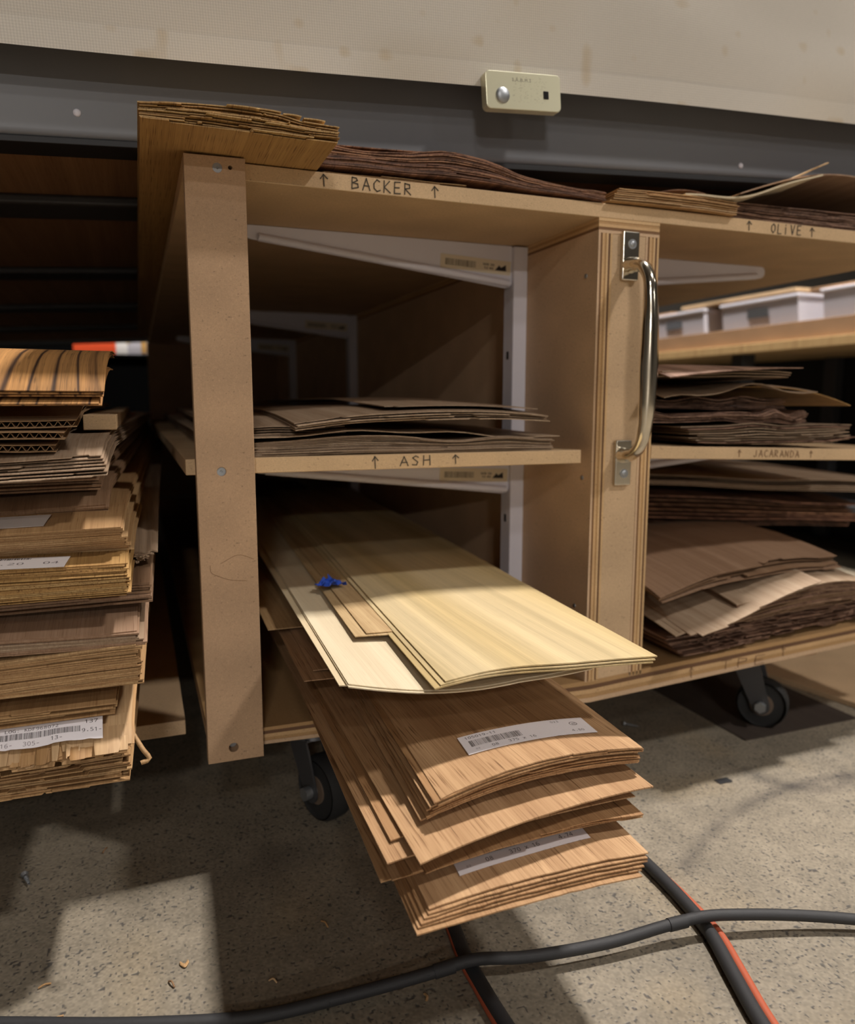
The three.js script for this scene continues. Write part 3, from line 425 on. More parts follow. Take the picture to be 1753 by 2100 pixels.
{
  const b = bundle('thick arched bundle of oak veneer carrying the 375 x 16 barcode label', { n: 10, y: 0.2365, h: 0.022, x: [0.089, 0.3], zf: 0.342, zb: -1.7, shift: 0.06, skew: -0.02, mat: V.oak, seed: 5, stepL: -0.0012, stepR: 0.0003, step: -0.0012, fan: 0.005, side: 0.006, arch: 0.0125, settle: 0.1, breaks: 1, depth: 0.0012, t: 0.0012, wave: 0.0006 });
  b.sticker(PRINT.first, 0.139, 0.274, 0.2545, 0.2905, -0.004);
}
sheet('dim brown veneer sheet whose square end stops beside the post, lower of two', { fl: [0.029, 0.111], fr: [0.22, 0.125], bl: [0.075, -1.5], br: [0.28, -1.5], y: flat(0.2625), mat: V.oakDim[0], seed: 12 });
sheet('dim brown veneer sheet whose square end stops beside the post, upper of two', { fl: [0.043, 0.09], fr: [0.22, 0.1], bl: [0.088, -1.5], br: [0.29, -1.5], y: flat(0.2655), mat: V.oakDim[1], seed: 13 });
sheet('pale narrow sheet end poking out close behind the post', { fl: [0.018, -0.055], fr: [0.2, -0.05], bl: [0.06, -1.5], br: [0.27, -1.5], y: flat(0.272), mat: V.tan[0], seed: 14 });
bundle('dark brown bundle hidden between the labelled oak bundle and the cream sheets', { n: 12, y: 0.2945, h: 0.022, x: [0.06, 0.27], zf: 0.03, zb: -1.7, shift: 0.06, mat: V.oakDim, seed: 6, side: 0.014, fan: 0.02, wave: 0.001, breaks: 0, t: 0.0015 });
const creamY = (dy) => (u, z) => 0.302 + dy - 0.005 * Math.sin(Math.PI * clamp(u * 1.5, 0, 1)) * clamp((z + 0.1) / 0.36, 0, 1) + 0.003 * clamp(-z, 0, 1);
sheet('cream sheet lowest of the three under the yellow poplar', { fl: [0.037, 0.23], fr: [0.27, 0.272], bl: [0.086, -1.1], br: [0.34, -1.1], y: creamY(-0.0026), mat: V.cream[1], seed: 15 });
sheet('cream sheet in the middle of the three under the yellow poplar', { fl: [0.043, 0.239], fr: [0.272, 0.276], bl: [0.1, -1.1], br: [0.35, -1.1], y: creamY(-0.0013), mat: V.cream[0], seed: 16, bow: 0.02 });
sheet('broad cream sheet with a curved front edge beside the yellow poplar', { fl: [0.044, 0.236], fr: [0.275, 0.27], bl: [0.104, -1.15], br: [0.356, -1.15], y: creamY(0), mat: V.cream[0], seed: 17, bow: 0.022 });
sheet('narrow tan strip lying on the cream sheet, wider lower one', { fl: [0.083, 0.116], fr: [0.2, 0.134], bl: [0.156, -1.1], br: [0.28, -1.1], y: flat(0.3065), mat: V.strip[0], seed: 18 });
sheet('narrow tan strip on top of the other strip, under the blue tape', { fl: [0.096, 0.114], fr: [0.2, 0.127], bl: [0.166, -1.1], br: [0.28, -1.1], y: flat(0.3082), mat: V.strip[1], seed: 19 });
const popY = (dy) => (u, z) => 0.3125 + dy + 0.0035 * (Math.sin(u * 5.4 - 0.6) + 0.4 * Math.sin(u * 9)) * clamp((z + 0.25) / 0.5, 0, 1) + 0.004 * clamp(-z, 0, 1);
sheet('yellow poplar sheet, lowest of the three fanned sheets', { fl: [0.108, 0.284], fr: [0.33, 0.292], bl: [0.2, -1.2], br: [0.42, -1.2], y: popY(-0.0044), mat: V.poplar[1], seed: 20, t: 0.0013 });
sheet('yellow poplar sheet, middle of the three fanned sheets', { fl: [0.114, 0.283], fr: [0.333, 0.2915], bl: [0.206, -1.2], br: [0.424, -1.2], y: popY(-0.0022), mat: V.poplar[0], seed: 21, t: 0.0013 });
sheet('wide yellow poplar sheet on top, with a small dent in its face', { fl: [0.119, 0.2805], fr: [0.3365, 0.2885], bl: [0.213, -1.2], br: [0.428, -1.2], y: popY(0), mat: V.poplar[0], seed: 22, t: 0.0013 });
{ // crumpled scrap of blue tape
  const r = rng(90), pos = [], idx = [], n = 7; for (let j = 0; j < n; j++) for (let i = 0; i < n; i++) pos.push((i / (n - 1) - 0.5) * 0.036 + (r() - 0.5) * 0.007, 0.001 + 0.012 * Math.abs(Math.sin(i * 1.9 + j * 1.3 + r())) * (0.5 + r() * 0.5) * Math.sin(Math.PI * (0.12 + 0.76 * i / (n - 1))), (j / (n - 1) - 0.5) * 0.026 + (r() - 0.5) * 0.007);
  for (let j = 0; j < n - 1; j++) for (let i = 0; i < n - 1; i++) { const a = j * n + i; idx.push(a, a + n, a + 1, a + 1, a + n, a + n + 1); }
  const g = new THREE.BufferGeometry(); g.setAttribute('position', new THREE.Float32BufferAttribute(pos, 3)); g.setIndex(idx); const f = g.toNonIndexed(); f.computeVertexNormals();
  const m = solo('tape_scrap', f, M.tape, 'crumpled scrap of blue masking tape on the narrow tan strips', 'tape'); m.position.set(0.109, 0.309, -0.095); m.rotation.y = 0.3; m.scale.y = 1.25;
}

// ───────────── on the cart's top shelf ─────────────
bundle('golden oak veneer bundle overhanging the post on the top shelf', { n: 9, y: 0.8265, h: 0.0165, x: [-0.105, 0.083], zf: 0.078, zb: -2.2, shift: 0.002, mat: V.ochre, seed: 31, breaks: 6, depth: 0.004, wave: 0.0026, freq: 6, arch: 0.0035, fan: 0.006, t: 0.001, settle: 0.9, side: 0.003 });
for (const [i, x0, w] of [[0, -0.003, 0.029], [1, 0.028, 0.018], [2, 0.048, 0.022]]) sheet(['split oak strip on the golden bundle, longest of three beside the kinked sliver', 'split oak strip on the golden bundle, middle one of three', 'split oak strip on the golden bundle, nearest its sloping end'][i], { fl: [x0, 0.079], fr: [x0 + w, 0.0785], bl: [x0 + 0.004, -0.5], br: [x0 + w + 0.003, -0.5], y: flat(0.8335 - i * 0.0016, { arch: 0.0005 }), mat: V.ochre[2], seed: 33 + i, t: 0.0012 });
bundle('thin light brown sheets lying flat on the shelf above the word BACKER', { n: 3, y: 0.8135, h: 0.0033, x: [0.09, 0.27], zf: -0.024, zb: -2.2, shift: 0.05, mat: V.tan, seed: 34, wave: 0.0004, breaks: 2, depth: 0.003 });
bundle('dark rosewood veneer bundle with a humped wavy end on the top shelf', { n: 14, y: 0.8415, h: 0.025, x: [0.08, 0.462], zf: -0.016, zb: -2.2, shift: 0.03, mat: V.rose, seed: 35, breaks: 2, depth: 0.002, wave: 0.004, freq: 7, fan: 0.004, t: 0.0013, settle: 0.72, reach: 2, profile: (u) => 0.006 * Math.exp(-(((u - 0.42) / 0.16) ** 2)) - 0.0165 * clamp((u - 0.55) / 0.45, 0, 1) - 0.003 });
sheet('thin red-brown sheet lying loose on the rosewood bundle', { fl: [0.085, -0.03], fr: [0.246, -0.02], bl: [0.1, -1.5], br: [0.27, -1.5], y: (u) => 0.8445 + 0.003 * u * u, mat: V.rose[0], seed: 36 });
bundle('yellow ochre bundle of thin sheets folded flat beside the rosewood bundle', { n: 7, y: 0.8275, h: 0.0175, x: [0.478, 0.672], zf: -0.008, zb: -2.2, shift: 0.03, mat: V.pale, seed: 37, stepL: -0.002, breaks: 2, depth: 0.002, wave: 0.0016, freq: 3, t: 0.0012, fan: 0.003 });
bundle('dark purple-brown bundle behind the word OLIVE on the top shelf', { n: 12, y: 0.8335, h: 0.0235, x: [0.665, 1.1], zf: -0.026, zb: -2.2, shift: 0.03, mat: V.walnut, seed: 38, breaks: 2, depth: 0.002, wave: 0.003, freq: 5, t: 0.0013 });
sheet('curled light strip rising to a pointed tip over the OLIVE shelf', { fl: [0.55, -0.05], fr: [0.82, 0.0], bl: [0.57, -0.13], br: [0.8, -0.09], y: (u, z) => 0.8305 + 0.058 * u * u * clamp((z + 0.35) / 0.35, 0, 1) + 0.004 * Math.sin(u * 8), mat: V.pale[2], seed: 39, t: 0.002, breaks: 2, depth: 0.006 });
sheet('second curled strip under the pointed one over the OLIVE shelf', { fl: [0.585, -0.015], fr: [0.8, 0.01], bl: [0.6, -0.075], br: [0.79, -0.05], y: (u, z) => 0.829 + 0.044 * u * u * clamp((z + 0.35) / 0.35, 0, 1) + 0.003 * Math.sin(u * 9 + 1), mat: V.cream[0], seed: 40, t: 0.0024, breaks: 1, depth: 0.006 });
sheet('dark-edged curled strip at the back of the two light ones over the OLIVE shelf', { fl: [0.54, -0.09], fr: [0.66, -0.06], bl: [0.55, -0.16], br: [0.67, -0.14], y: (u) => 0.8305 + 0.024 * Math.sin(u * 2.2), mat: V.rose[0], seed: 41 });
sheet('broad brown sheet bowed upward over the dark bundle on the OLIVE shelf', { fl: [0.665, 0.005], fr: [1.1, -0.03], bl: [0.7, -1.2], br: [1.15, -1.2], y: (u, z) => 0.836 + 0.05 * Math.sin(clamp(u * 1.9, 0, 1) * Math.PI / 2) * clamp(1 + z * 0.7, 0, 1), mat: V.brown[2], seed: 42, t: 0.0018 });

// ───────────── middle shelf marked ASH ─────────────
bundle('grey-brown bundle with a rippled end lying on the ASH shelf', { n: 12, y: 0.508, h: 0.0185, x: [-0.04, 0.4], zf: -0.03, zb: -2.1, shift: 0.008, mat: V.grey, seed: 51, profile: (u) => 0.006 * Math.exp(-(((u - 0.42) / 0.2) ** 2)) - 0.003, breaks: 3, depth: 0.003, wave: 0.0035, freq: 6, t: 0.0011, settle: 0.8, fan: 0.006 });
sheet('wavy light grey-brown sheet covering the rippled bundle on the ASH shelf', { fl: [-0.05, -0.022], fr: [0.413, -0.03], bl: [-0.03, -2], br: [0.415, -2], y: (u, z) => 0.5045 + 0.011 * Math.sin(clamp(u * 1.15, 0, 1) * Math.PI) + 0.0018 * Math.sin(u * 21) * Math.exp(z * 3) + 0.001 + 0.008 * clamp(-z * 3, 0, 1), mat: V.grey[2], seed: 52, breaks: 3, depth: 0.004 });
bundle('grey-brown sheets close to the post between the two bundles on the ASH shelf', { n: 4, y: 0.5245, h: 0.013, x: [-0.05, 0.12], zf: -0.05, zb: -2, shift: 0.03, bend: [0.012, 0.3], mat: V.grey, seed: 53, wave: 0.0025, breaks: 1, depth: 0.002 });
bundle('upper grey-brown bundle with split front edges on the ASH shelf', { n: 4, y: 0.5295, h: 0.008, x: [0.05, 0.39], zf: -0.014, zb: -2, shift: 0.008, bend: [0.016, 0.35], mat: [V.grey[2]], seed: 54, arch: 0.011, settle: 0.3, breaks: 7, depth: 0.006, wave: 0.0018, freq: 5, fan: 0.006, tilt: 0.008, skew: -0.012 });
sheet('top light sheet with a long split on the upper ASH bundle', { fl: [0.17, -0.04], fr: [0.39, -0.05], bl: [0.17, -2], br: [0.395, -2], y: (u, z) => 0.545 + 0.0035 * Math.sin(u * 3) - 0.004 * u + 0.014 * clamp(-z * 3, 0, 1), mat: V.grey[0], seed: 55, breaks: 3, depth: 0.012 });

// ───────────── right bay, middle shelf ─────────────
const RS = 0.485;
bundle('fanned bundle with striped dark and light edges, lowest on the JACARANDA shelf', { n: 9, y: 0.5185, h: 0.027, x: [0.6, 0.93], zf: -0.02, zb: -2, shift: 0.05, mat: [...V.grey, V.walnut[0]], seed: 61, breaks: 6, depth: 0.006, wave: 0.006, freq: 5, t: 0.0014, fan: 0.016, side: 0.03, stepL: 0.006, settle: 0.3 });
bundle('dark crinkled bundle second from the bottom on the JACARANDA shelf', { n: 8, y: 0.5365, h: 0.016, x: [0.56, 0.85], zf: -0.03, zb: -2, shift: 0.12, mat: V.walnut, seed: 62, breaks: 4, depth: 0.005, wave: 0.005, freq: 9, t: 0.0013, fan: 0.01, arch: 0.004 });
bundle('dark brown wavy bundle in the middle of the JACARANDA pile', { n: 7, y: 0.5585, h: 0.017, x: [0.568, 0.835], zf: -0.06, zb: -2, shift: 0.12, mat: V.walnut, seed: 63, wave: 0.004, freq: 6, t: 0.0013, fan: 0.01 });
sheet('yellowish sheet drooping to a point at the open side of the JACARANDA pile', { fl: [0.64, -0.05], fr: [0.93, -0.02], bl: [0.7, -1.6], br: [0.95, -1.6], y: (u, z) => 0.568 + 0.012 * Math.sin(u * 2.6) - 0.026 * u * u * u, mat: V.ochre[1], seed: 64 });
sheet('broad grey-brown sheet with a wavy edge in the JACARANDA pile', { fl: [0.558, 0.0], fr: [0.86, -0.02], bl: [0.75, -1.8], br: [0.9, -1.8], y: (u, z) => 0.584 - (0.025 - 0.017 * Math.sin(clamp(u * 1.35 - 0.25, 0, 1) * 3) - 0.004 * Math.sin(u * 14)) * clamp((z + 0.16) / 0.16, 0, 1) ** 1.5, mat: V.grey[1], seed: 65 });
bundle('three thin buckled sheets below the topmost of the JACARANDA pile', { n: 3, y: 0.5905, h: 0.006, x: [0.556, 0.79], zf: -0.01, zb: -1.9, shift: 0.12, mat: V.grey, seed: 66, wave: 0.006, freq: 3, arch: 0.006, fan: 0.012 });
sheet('topmost reddish-brown sheet curling down over the JACARANDA pile', { fl: [0.5485, 0.022], fr: [0.8, 0.005], bl: [0.77, -1.8], br: [0.83, -1.8], y: (u, z) => 0.6115 - 0.01 * (u - 0.3) ** 2 - 0.027 * (1 - 0.85 * u) * clamp((z + 0.13) / 0.16, 0, 1) ** 1.6, mat: V.walnut[2], seed: 67, t: 0.0016 });

// ───────────── right bay, base board ─────────────
const bt = (x) => baseTop(x);
bundle('dark bundle with a frayed end lying lowest on the base board, near the divider', { n: 12, y: 0.208, h: 0.034, x: [0.597, 0.8], zf: -0.024, zb: -2, shift: 0.02, mat: V.walnut, seed: 71, breaks: 9, depth: 0.006, wave: 0.002, t: 0.0016, tilt: 0.008, fan: 0.012, stepL: 0.003 });
bundle('dark bundle with a ragged torn end lowest on the base board, far from the divider', { n: 9, y: 0.222, h: 0.034, x: [0.735, 1.09], zf: -0.03, zb: -2, shift: 0.0, mat: V.walnut, seed: 72, breaks: 14, depth: 0.008, wave: 0.002, t: 0.0018, tilt: 0.014, fan: 0.012 });
bundle('greyish brown folded bundle with torn lower edge over the ragged bundle', { n: 6, y: 0.2385, h: 0.013, x: [0.66, 1.02], zf: -0.012, zb: -1.9, shift: -0.02, mat: V.brown, seed: 73, breaks: 12, depth: 0.006, wave: 0.003, tilt: 0.02, bend: [0.006, 0.15] });
bundle('light streaky thick bundle with an S-shaped front in the bottom right bay', { n: 14, y: 0.262, h: 0.027, x: [0.7, 0.96], zf: 0.008, zb: -1.9, shift: 0.02, mat: [V.walnut[0], V.brown[1]], top: V.grey[2], seed: 74, breaks: 2, depth: 0.002, wave: 0.002, profile: (u) => 0.012 * Math.sin(clamp(u, 0, 1) * 3.4 - 0.9), t: 0.0013, fan: 0.003, bend: [0.012, 0.1] });
sheet('large brown sheet sagging to a low corner beside the divider', { fl: [0.606, 0.02], fr: [0.76, -0.02], bl: [0.64, -1.6], br: [0.83, -1.6], y: (u, z) => 0.222 + 0.03 * (1 - clamp((z + 0.24) / 0.26, 0, 1) ** 2), mat: V.brown[0], seed: 75, t: 0.0018 });
bundle('stack of creased brown sheets drooping over the streaky bundle', { n: 4, y: 0.2535, h: 0.01, x: [0.612, 0.845], zf: 0.03, zb: -1.8, shift: 0.06, top: V.grey[2], mat: V.grey, seed: 76, breaks: 3, depth: 0.008, wave: 0.003, bend: [0.022, 0.26], tilt: 0.058, stepL: -0.009, step: -0.006 });
bundle('wide flat brown sheets covering the pile in the bottom right bay', { n: 4, y: 0.274, h: 0.011, x: [0.57, 0.95], zf: -0.005, zb: -1.9, shift: 0.07, mat: V.brown, seed: 77, breaks: 4, depth: 0.008, wave: 0.003, bend: [0.036, 0.3], profile: (u) => 0.03 * Math.sin(clamp(u * 1.1, 0, 1) * Math.PI * 0.72), reach: 0.6, fan: 0.012, stepL: 0.001, skew: -0.03 });
bundle('dark red-brown bundle high at the back of the bottom right bay', { n: 10, y: 0.368, h: 0.06, x: [0.59, 1.3], zf: -0.3, zb: -2.2, shift: 0.02, mat: V.rose, seed: 78, wave: 0.004, t: 0.0024, fan: 0.04, bend: [0.03, 0.5], tilt: -0.05 });
bundle('light brown bundle under the JACARANDA shelf at the back', { n: 6, y: 0.408, h: 0.022, x: [0.62, 1.4], zf: -0.27, zb: -2.2, shift: 0.0, mat: V.grey, seed: 79, wave: 0.004, t: 0.002, fan: 0.05, bend: [0.014, 0.5], tilt: -0.05 });

// ───────────── pile on the other cart ─────────────
const LX = -0.62;
function pile(label, o) { return bundle(label, { zb: -2.1, shift: 0.035, ...o, x: [o.x0 ?? LX, o.xr] }); }
pile('dark crumbling bundle at the bottom of the tall pile, its end splintered', { n: 14, y: 0.211, h: 0.026, xr: -0.148, zf: 0.11, mat: V.tan, seed: 81, breaks: 9, depth: 0.005, wave: 0.002, bend: [-0.001, 0.3], t: 0.0014, fan: 0.01, side: 0.012 });
{
  const b = pile('pale splintered bundle carrying the long LOG barcode label', { n: 12, y: 0.2265, h: 0.012, xr: -0.142, zf: 0.128, mat: V.pale, seed: 82, breaks: 38, depth: 0.009, wave: 0.001, bend: [0.03, 0.042], t: 0.001, step: -0.0011, fan: 0.004, side: 0.008, settle: 0 });
  // the label lies over the bent-down ragged ends
  const us = spread(48), ss = spread(8), g = sheetGeometry((u, s) => { const X = lerp(-0.272, -0.166, u), z = lerp(0.1232 + 0.0016 * n1(u * 7, 5), 0.1075, s), q = clamp(1 - (0.129 - z) / 0.042, 0, 1); return [X - b.position.x, 0.2285 + 0.03 * (1 - q * q) + 0.0022 + 0.002 * n1(u * 18, 12) * (1 - s) * clamp((0.8 - u) * 3, 0.2, 1) - b.position.y, z - b.position.z + 0.0025]; }, 0.0003, us, ss), uv = g.attributes.uv, N = us.length * ss.length;
  for (let i = 0; i < uv.count; i++) { const k = i % N; uv.setXY(i, us[k % us.length], ss[Math.floor(k / us.length) % ss.length]); }
  const m = part('paper_label', g, PRINT.log, b); m.userData.label = 'white barcode label reading LOG';
}
pile('pale veneer bundle with a fringed lower edge above the LOG label', { n: 6, y: 0.2705, h: 0.0145, xr: -0.154, zf: 0.116, mat: V.tan, seed: 83, breaks: 9, depth: 0.004, wave: 0.002, bend: [0.01, 0.12], t: 0.0016, settle: 0.1 });
pile('thick grey-brown bundle with a wavy front in the lower half of the tall pile', { n: 24, y: 0.3215, h: 0.0385, xr: -0.13, zf: 0.121, mat: V.tan, seed: 84, breaks: 2, depth: 0.0008, wave: 0.004, freq: 3, bend: [0.004, 0.1], t: 0.0014, fan: 0.003, side: 0.006, settle: 0 });
pile('brown bundle with a cracked top sheet above the thick wavy one', { n: 9, y: 0.339, h: 0.015, xr: -0.128, zf: 0.12, mat: [...V.grey, V.brown[2]], seed: 85, breaks: 1, depth: 0.0012, wave: 0.003, freq: 3, bend: [0.014, 0.1], t: 0.0014, side: 0.014 });
pile('dark recessed sheets under the thick layered bundle in the tall pile', { n: 7, y: 0.374, h: 0.02, xr: -0.117, zf: 0.085, mat: V.brown, seed: 86, breaks: 2, depth: 0.002, wave: 0.0015, bend: [0.008, 0.15], t: 0.0022 });
{
  const b = pile('thick honey-coloured bundle of many even layers with a torn label', { n: 24, y: 0.4045, h: 0.031, xr: -0.1365, zf: 0.128, mat: V.ochre, seed: 87, breaks: 3, depth: 0.0012, wave: 0.0014, freq: 3, bend: [0.012, 0.12], t: 0.00095, fan: 0.004, side: 0.006, settle: 0 });
  b.sticker(PRINT.torn, -0.36, -0.187, 0.1, 0.1255, 0.004);
}
{
  const b = pile('thick tan bundle with smooth end grain and a faint label', { n: 30, y: 0.4385, h: 0.036, xr: -0.1415, zf: 0.12, mat: V.tan, seed: 88, breaks: 1, depth: 0.0006, wave: 0.0012, freq: 2, bend: [0.015, 0.12], t: 0.00125, fan: 0.0012, side: 0.006, stepR: 0.0003, step: -0.0011, settle: 0, profile: (u) => 0.006 * (u - 1) });
  b.sticker(PRINT.faint, -0.375, -0.203, 0.082, 0.112, -0.006);
}
pile('brown sheets curling under with a rounded shiny front edge', { n: 5, y: 0.4525, h: 0.012, xr: -0.152, zf: 0.07, mat: V.brown, seed: 89, breaks: 0, wave: 0.001, bend: [0.02, 0.06], t: 0.0022, settle: 0, profile: (u) => 0.01 * (u - 1) });
pile('dull brown sheets recessed under the fringed grey bundle', { n: 4, y: 0.4765, h: 0.012, xr: -0.158, zf: 0.06, mat: V.brown, seed: 90, breaks: 1, wave: 0.001, bend: [0.012, 0.1], t: 0.002, settle: 0 });
pile('grey bundle split into a fringe of stepped strips at its front', { n: 7, y: 0.503, h: 0.018, xr: -0.154, zf: 0.118, mat: V.grey, seed: 91, breaks: 12, depth: 0.007, wave: 0.0015, bend: [0.018, 0.14], t: 0.001, step: 0.003, stepR: 0.001, settle: 0, profile: (u) => 0.022 * (u - 1) });
pile('tall narrow sheets standing proud at the open side of the tall pile', { n: 6, y: 0.396, h: 0.012, x0: -0.13, xr: -0.106, zf: 0.03, mat: V.grey, seed: 92, wave: 0.001, bend: [0.03, 0.4], t: 0.0016, stepR: -0.004 });
solo('timber_board', box(-0.174, -0.1415, 0.5225, 0.5385, -1.6, -0.005, 0.001), M.mdfEdge, 'thin pale board lying in the tall pile behind the cardboard', 'board');
// corrugated cardboard
for (const [i, y, xr, zf] of [[0, 0.5165, -0.19, 0.115], [1, 0.5275, -0.182, 0.12], [2, 0.5375, -0.172, 0.112]]) {
  const t = thing('cardboard_sheet', ['torn corrugated cardboard sheet, lowest of three in the tall pile', 'torn corrugated cardboard sheet, middle of three in the tall pile', 'torn corrugated cardboard sheet, uppermost of three in the tall pile'][i], 'cardboard');
  const jag = (x) => 0.003 * n1(x * 80, 20 + i) + 0.004 * n1(x * 25, 30 + i), droop = (x, z) => -0.002 * clamp((z - 0.05) / 0.06, 0, 1) + 0.013 * clamp((0.1 - z) / 0.13, 0, 1) + 0.002 * n1(x * 14, 7 + i);
  const liner = (y0) => sheetGeometry((u, s) => { const X = lerp(-0.6, xr, u), z = lerp(zf, -0.9, s) + (s === 0 ? jag(X) : 0); return [X, y0 + droop(X, z), z]; }, 0.0008, spread(60), spread(6, 2));
  part('liner', liner(y), M.card, t); part('liner', liner(y - 0.0058), M.card, t);
  const N = 420; const flute = sheetGeometry((u, s) => { const X = lerp(-0.6, xr - 0.002, u), z = lerp(zf - 0.003, -0.9, s); return [X, y - 0.0032 + 0.0021 * Math.sin(u * (xr + 0.6) / 0.0075 * Math.PI * 2) + droop(X, z), z]; }, 0.0005, spread(N), [0, 0.2, 1]); part('fluting', flute, M.card, t);
}
pile('striped zebra-wood sheet underneath, bent down at the front of the tall pile', { n: 2, y: 0.5485, h: 0.003, xr: -0.1515, zf: 0.122, zb: -0.06, mat: V.zebra, seed: 95, breaks: 1, depth: 0.001, wave: 0.002, freq: 2, bend: [0.04, 0.17], t: 0.001, settle: 0 });
pile('striped zebra-wood sheets on top of the tall pile, with a clean cut front', { n: 5, y: 0.5605, h: 0.006, xr: -0.1485, zf: 0.118, zb: -0.07, mat: V.zebra, seed: 96, breaks: 0, wave: 0.002, freq: 2, bend: [0.045, 0.15], t: 0.0008, fan: 0.002, side: 0.003, settle: 0 });
solo('wood_splinter', tube([[-0.152, 0.252, 0.06], [-0.143, 0.235, 0.1], [-0.132, 0.218, 0.118], [-0.126, 0.208, 0.122], [-0.134, 0.206, 0.123]], 0.0024, 30, 6).scale(1, 1, 1), V.tan[1], 'long hooked wood splinter dangling beside the LOG-labelled bundle', 'splinter');

// ───────────── behind the carts ─────────────
{
  const t = thing('storage_rack', 'wooden storage rack with a bright edged shelf beyond the right bay', 'rack'), wood = std(0xd8b27a, { map: TX.plain });
  part('shelf_board', box(2.0, 2.6, 0.738, 0.77, -4.6, 0.3, 0.002), wood, t); part('fascia', box(2.02, 2.035, 0.77, 0.832, -4.6, 0.3, 0.002), M.mdfDark, t);
  for (const z of [-4.5, -3.0, -1.5, 0.2]) { part('leg', box(2.04, 2.1, 0, 0.738, z, z + 0.06, 0.002), M.dullSteel, t); part('leg', box(2.52, 2.58, 0, 0.738, z, z + 0.06, 0.002), M.dullSteel, t); }
  part('lower_shelf', box(2.04, 2.6, 0.2, 0.22, -4.6, 0.3, 0.002), M.dullSteel, t); part('dark_back_panel', box(2.56, 2.6, 0.0, 0.738, -4.6, 0.3, 0.002), M.black, t);
}
for (let k = 0; k < 9; k++) {
  const t = thing('storage_bin', 'white plastic bin in the row on the storage rack', 'bin', 'white bins on the storage rack'), w = 0.3; t.position.set(2.06, 0.7745, -4.2 + k * 0.47);
  const sh = new THREE.Shape(); sh.moveTo(0, 0); sh.lineTo(0.4, 0); sh.lineTo(0.42, 0.15); sh.lineTo(-0.02, 0.15); sh.closePath();
  part('bin_body', uvMetres(new THREE.ExtrudeGeometry(sh, { depth: 0.36, bevelEnabled: true, bevelSize: 0.004, bevelThickness: 0.004, bevelSegments: 2 }).translate(0, 0, -0.18)), M.white, t);
  part('rim', box(-0.03, 0.43, 0.145, 0.156, -0.19, 0.19, 0.003), M.white, t);
  part('label_holder', box(-0.022, -0.014, 0.09, 0.125, -0.05, 0.05, 0.001), k % 2 ? M.steel : M.zinc, t);
}
for (let k = 0; k < 6; k++) solo('offcut_board', box(2.05, 2.5, 0.93 + (k % 2) * 0.013, 0.942 + (k % 2) * 0.013, -3.8 + k * 0.66, -3.3 + k * 0.66 + 0.1, 0.001), k % 2 ? M.mdfEdge : M.mdfDark, ['brown', 'light'][k % 2] + ' offcut board laid across the white bins on the rack', 'board', ['brown', 'light'][k % 2] + ' offcut boards on the bins');
{
  M.void = new THREE.MeshPhysicalMaterial({ color: 0x050505, roughness: 1, specularIntensity: 0.15 });  // near-black colour; cabinet and backdrop are added to keep the background dark
  const t = thing('added_cabinet', 'added near-black cabinet standing in for the darkness behind the tall pile', 'cabinet'); part('cabinet_body', box(-2.4, 1.5, 0.0, 0.79, -4.2, -3.55, 0.005), M.void, t); part('cabinet_top', box(-2.42, 1.52, 0.79, 0.81, -4.22, -3.53, 0.003), M.void, t); part('backdrop_board', box(-2.4, 1.5, 0.81, 1.5, -4.2, -4.17, 0.003), M.void, t);
}
{
  const t = thing('carton', 'orange and white carton on the dark cabinet behind the tall pile', 'box'); t.position.set(-0.24, 0.811, -3.64);
  part('orange_panel', box(-0.18, 0.03, 0, 0.12, -0.1, 0.02, 0.003), std(0xe8501e, { roughness: 0.6 }), t); part('white_panel', box(0.03, 0.09, 0, 0.12, -0.1, 0.019, 0.003), std(0xe8e4e0), t); part('grey_panel', box(0.09, 0.19, 0, 0.12, -0.1, 0.018, 0.003), std(0xb8b4bc), t); part('yellow_patch', box(0.086, 0.1, 0.06, 0.118, 0.018, 0.02, 0.0005), std(0xc8a850), t); part('yellow_patch', box(0.16, 0.186, 0.01, 0.09, 0.018, 0.02, 0.0005), std(0xc89850), t);
}

// ───────────── on the floor ─────────────
const CABLE = [[-0.6, 0.0062, 0.05], [-0.42, 0.0062, 0.11], [-0.261, 0.0062, 0.172], [-0.14, 0.0062, 0.218], [-0.045, 0.0062, 0.245], [0.029, 0.008, 0.252], [0.108, 0.014, 0.26], [0.155, 0.0205, 0.266], [0.205, 0.0175, 0.277], [0.294, 0.0165, 0.288], [0.36, 0.02, 0.292], [0.404, 0.0225, 0.297], [0.45, 0.021, 0.309], [0.5, 0.018, 0.325], [0.556, 0.014, 0.347], [0.7, 0.0062, 0.42], [0.95, 0.0062, 0.5]];
const cb = thing('power_cable', 'thick black rubber cable snaking across the floor over the hoses', 'cable'); part('cable_jacket', tube(CABLE, 0.0058, 220, 14), M.cable, cb);
for (const [p, q] of [[6, 0.4], [10, 0.3]]) { const a = new THREE.Vector3(...CABLE[p]), b = new THREE.Vector3(...CABLE[p + 1]), d = b.clone().sub(a), c = cyl(0.0066, 0.0066, 0.02, 14); const m = part('tape_band', c, M.cable, cb); m.position.copy(a.lerp(b, q)); m.quaternion.setFromUnitVectors(new THREE.Vector3(0, 1, 0), d.normalize()); }
function twin(label, pts, dx) {      // dx: the orange hose's offset at each point
  const t = thing('twin_hose', label, 'hose'); part('hose', tube(pts.map(([x, z]) => [x, 0.0072, z]), 0.0072, 120, 14), M.cable, t);
  const o = part('hose', tube(pts.map(([x, z], i) => [x + dx[i], 0.0048, z]), 0.0048, 120, 12), M.orange, t); o.userData.label = 'orange hose'; return t;
}
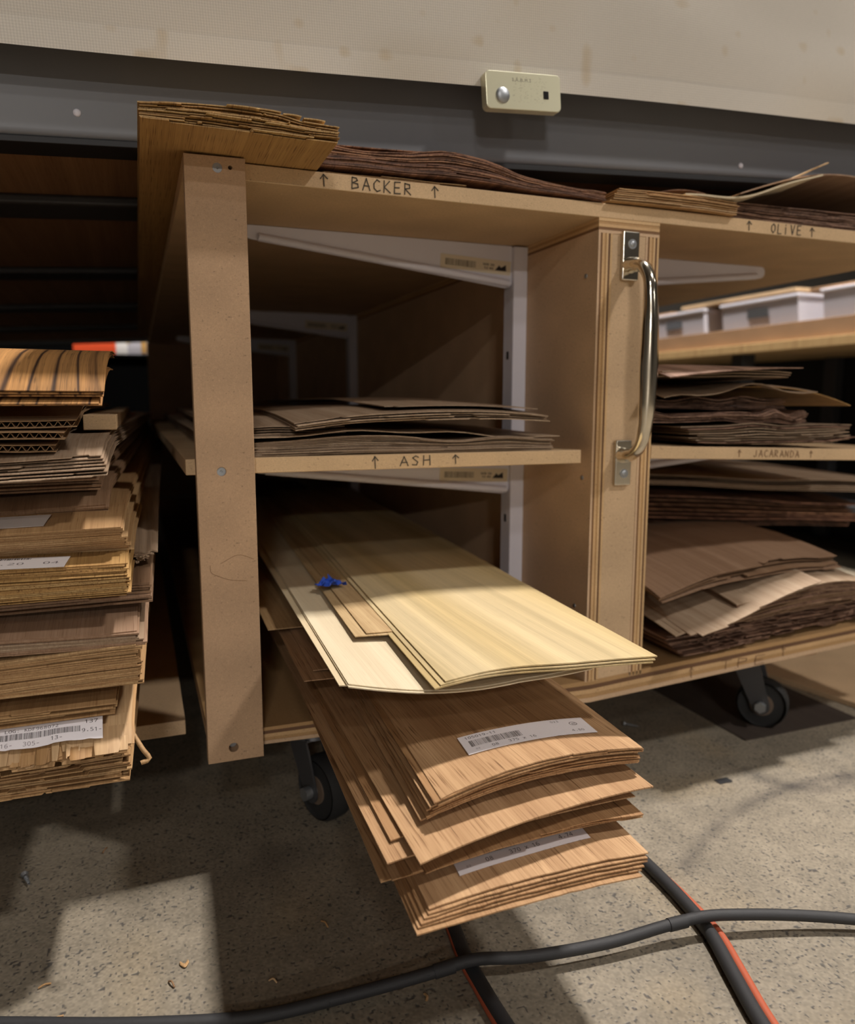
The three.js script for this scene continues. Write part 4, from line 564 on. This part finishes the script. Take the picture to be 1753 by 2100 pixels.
twin('black and orange twin hose under the cable, with its orange side showing', [[0.45, -0.3], [0.432, 0.0], [0.422, 0.14], [0.42, 0.2], [0.416, 0.25], [0.407, 0.304], [0.39, 0.352], [0.374, 0.396], [0.36, 0.44], [0.3, 0.6]], [0.002, 0.002, 0.004, 0.0055, 0.008, 0.011, 0.0118, 0.0118, 0.0118, 0.0118]);
twin('black twin hose under the cable near the lowest veneer, orange side turned away', [[0.2, -0.2], [0.175, 0.1], [0.162, 0.206], [0.157, 0.242], [0.156, 0.283], [0.156, 0.315], [0.157, 0.344], [0.16, 0.4], [0.17, 0.55]], [-0.003, -0.003, -0.0035, -0.0035, -0.0035, -0.004, -0.004, -0.004, -0.004]);
function looseScrew(label, x, z, turn, tip) {
  const t = thing('loose_screw', label, 'screw'); t.position.set(x, 0.0042, z); t.rotation.set(0, turn, tip);
  part('shank', mergeGeometries([cyl(0.0019, 0.0006, 0.022, 10).rotateZ(Math.PI / 2).translate(0.012, 0, 0), ...[0, 1, 2, 3, 4, 5].map((k) => new THREE.TorusGeometry(0.0021 - k * 0.00018, 0.0004, 6, 12).rotateY(Math.PI / 2).translate(0.006 + k * 0.0026, 0, 0))].map((g) => g.toNonIndexed())), M.zinc, t);
  part('head', cyl(0.0042, 0.002, 0.003, 16).rotateZ(Math.PI / 2).translate(-0.0005, 0, 0), M.zinc, t);
}
looseScrew('small bright screw lying on the floor below the tall pile', -0.27, -0.063, -1.25, 0); looseScrew('bright screw on the shaded floor under the cart base', 0.64, -0.17, -0.9, 0);
solo('tape_piece', box(0.648, 0.671, 0, 0.0012, 0.037, 0.05, 0.0004).translate(0, 0, 0), M.black, 'small black rectangle of tape on the floor below the caster', 'tape').rotation.y = 0;
const bx = (x, z, w, d, a, mat, label, cat, y = 0) => { const m = solo('floor_board', box(-w / 2, w / 2, 0, 0.01, -d / 2, d / 2, 0.001), mat, label, cat); m.position.set(x, y, z); m.rotation.y = a; return m; };
bx(1.24, -0.2, 0.36, 0.34, 0.18, M.panel, 'pale plank lying on the floor behind the caster', 'board');
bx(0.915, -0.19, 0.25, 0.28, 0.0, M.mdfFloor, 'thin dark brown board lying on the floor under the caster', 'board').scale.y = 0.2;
const chips = rng(77); const CH = [[-0.104, 0.145, 0.008, 0.006, 'square tan wood chip on the lit floor between the carts'], [0.039, 0.14, 0.013, 0.002, 'white sliver of wood on the dark floor beside the lowest veneer'], [-0.117, 0.171, 0.011, 0.0014, 'thin dark sliver of wood on the lit floor near the black cable'], [0.104, 0.272, 0.009, 0.003, 'curled yellow shaving beside the cable crossing'], [-0.185, -0.089, 0.012, 0.0016, 'thin brown sliver on the dark floor behind the lit patch'], [-0.026, 0.202, 0.009, 0.002, 'short tan sliver on the shaded floor above the cable'], [-0.215, 0.176, 0.01, 0.0012, 'thin yellow shaving close to the cable on the lit floor'], [-0.23, 0.13, 0.011, 0.0014, 'fine straw-coloured shaving on the lit floor below the screw']];
CH.forEach(([x, z, l, w, label], i) => { const a = chips() * 3; const g = tube([[-l / 2, 0.0012, 0], [0, 0.0018 + 0.001 * (i % 3), w * 0.3], [l / 2, 0.001, 0]], 0.0009, 10, 6).scale(1, 1, Math.max(1, w / 0.0018)); const m = solo('wood_chip', g, i === 2 || i === 4 ? V.oakDim[2] : V.pale[i % 3], label, 'wood chip'); m.position.set(x, 0, z); m.rotation.y = a; });

renderer.render(scene, camera);
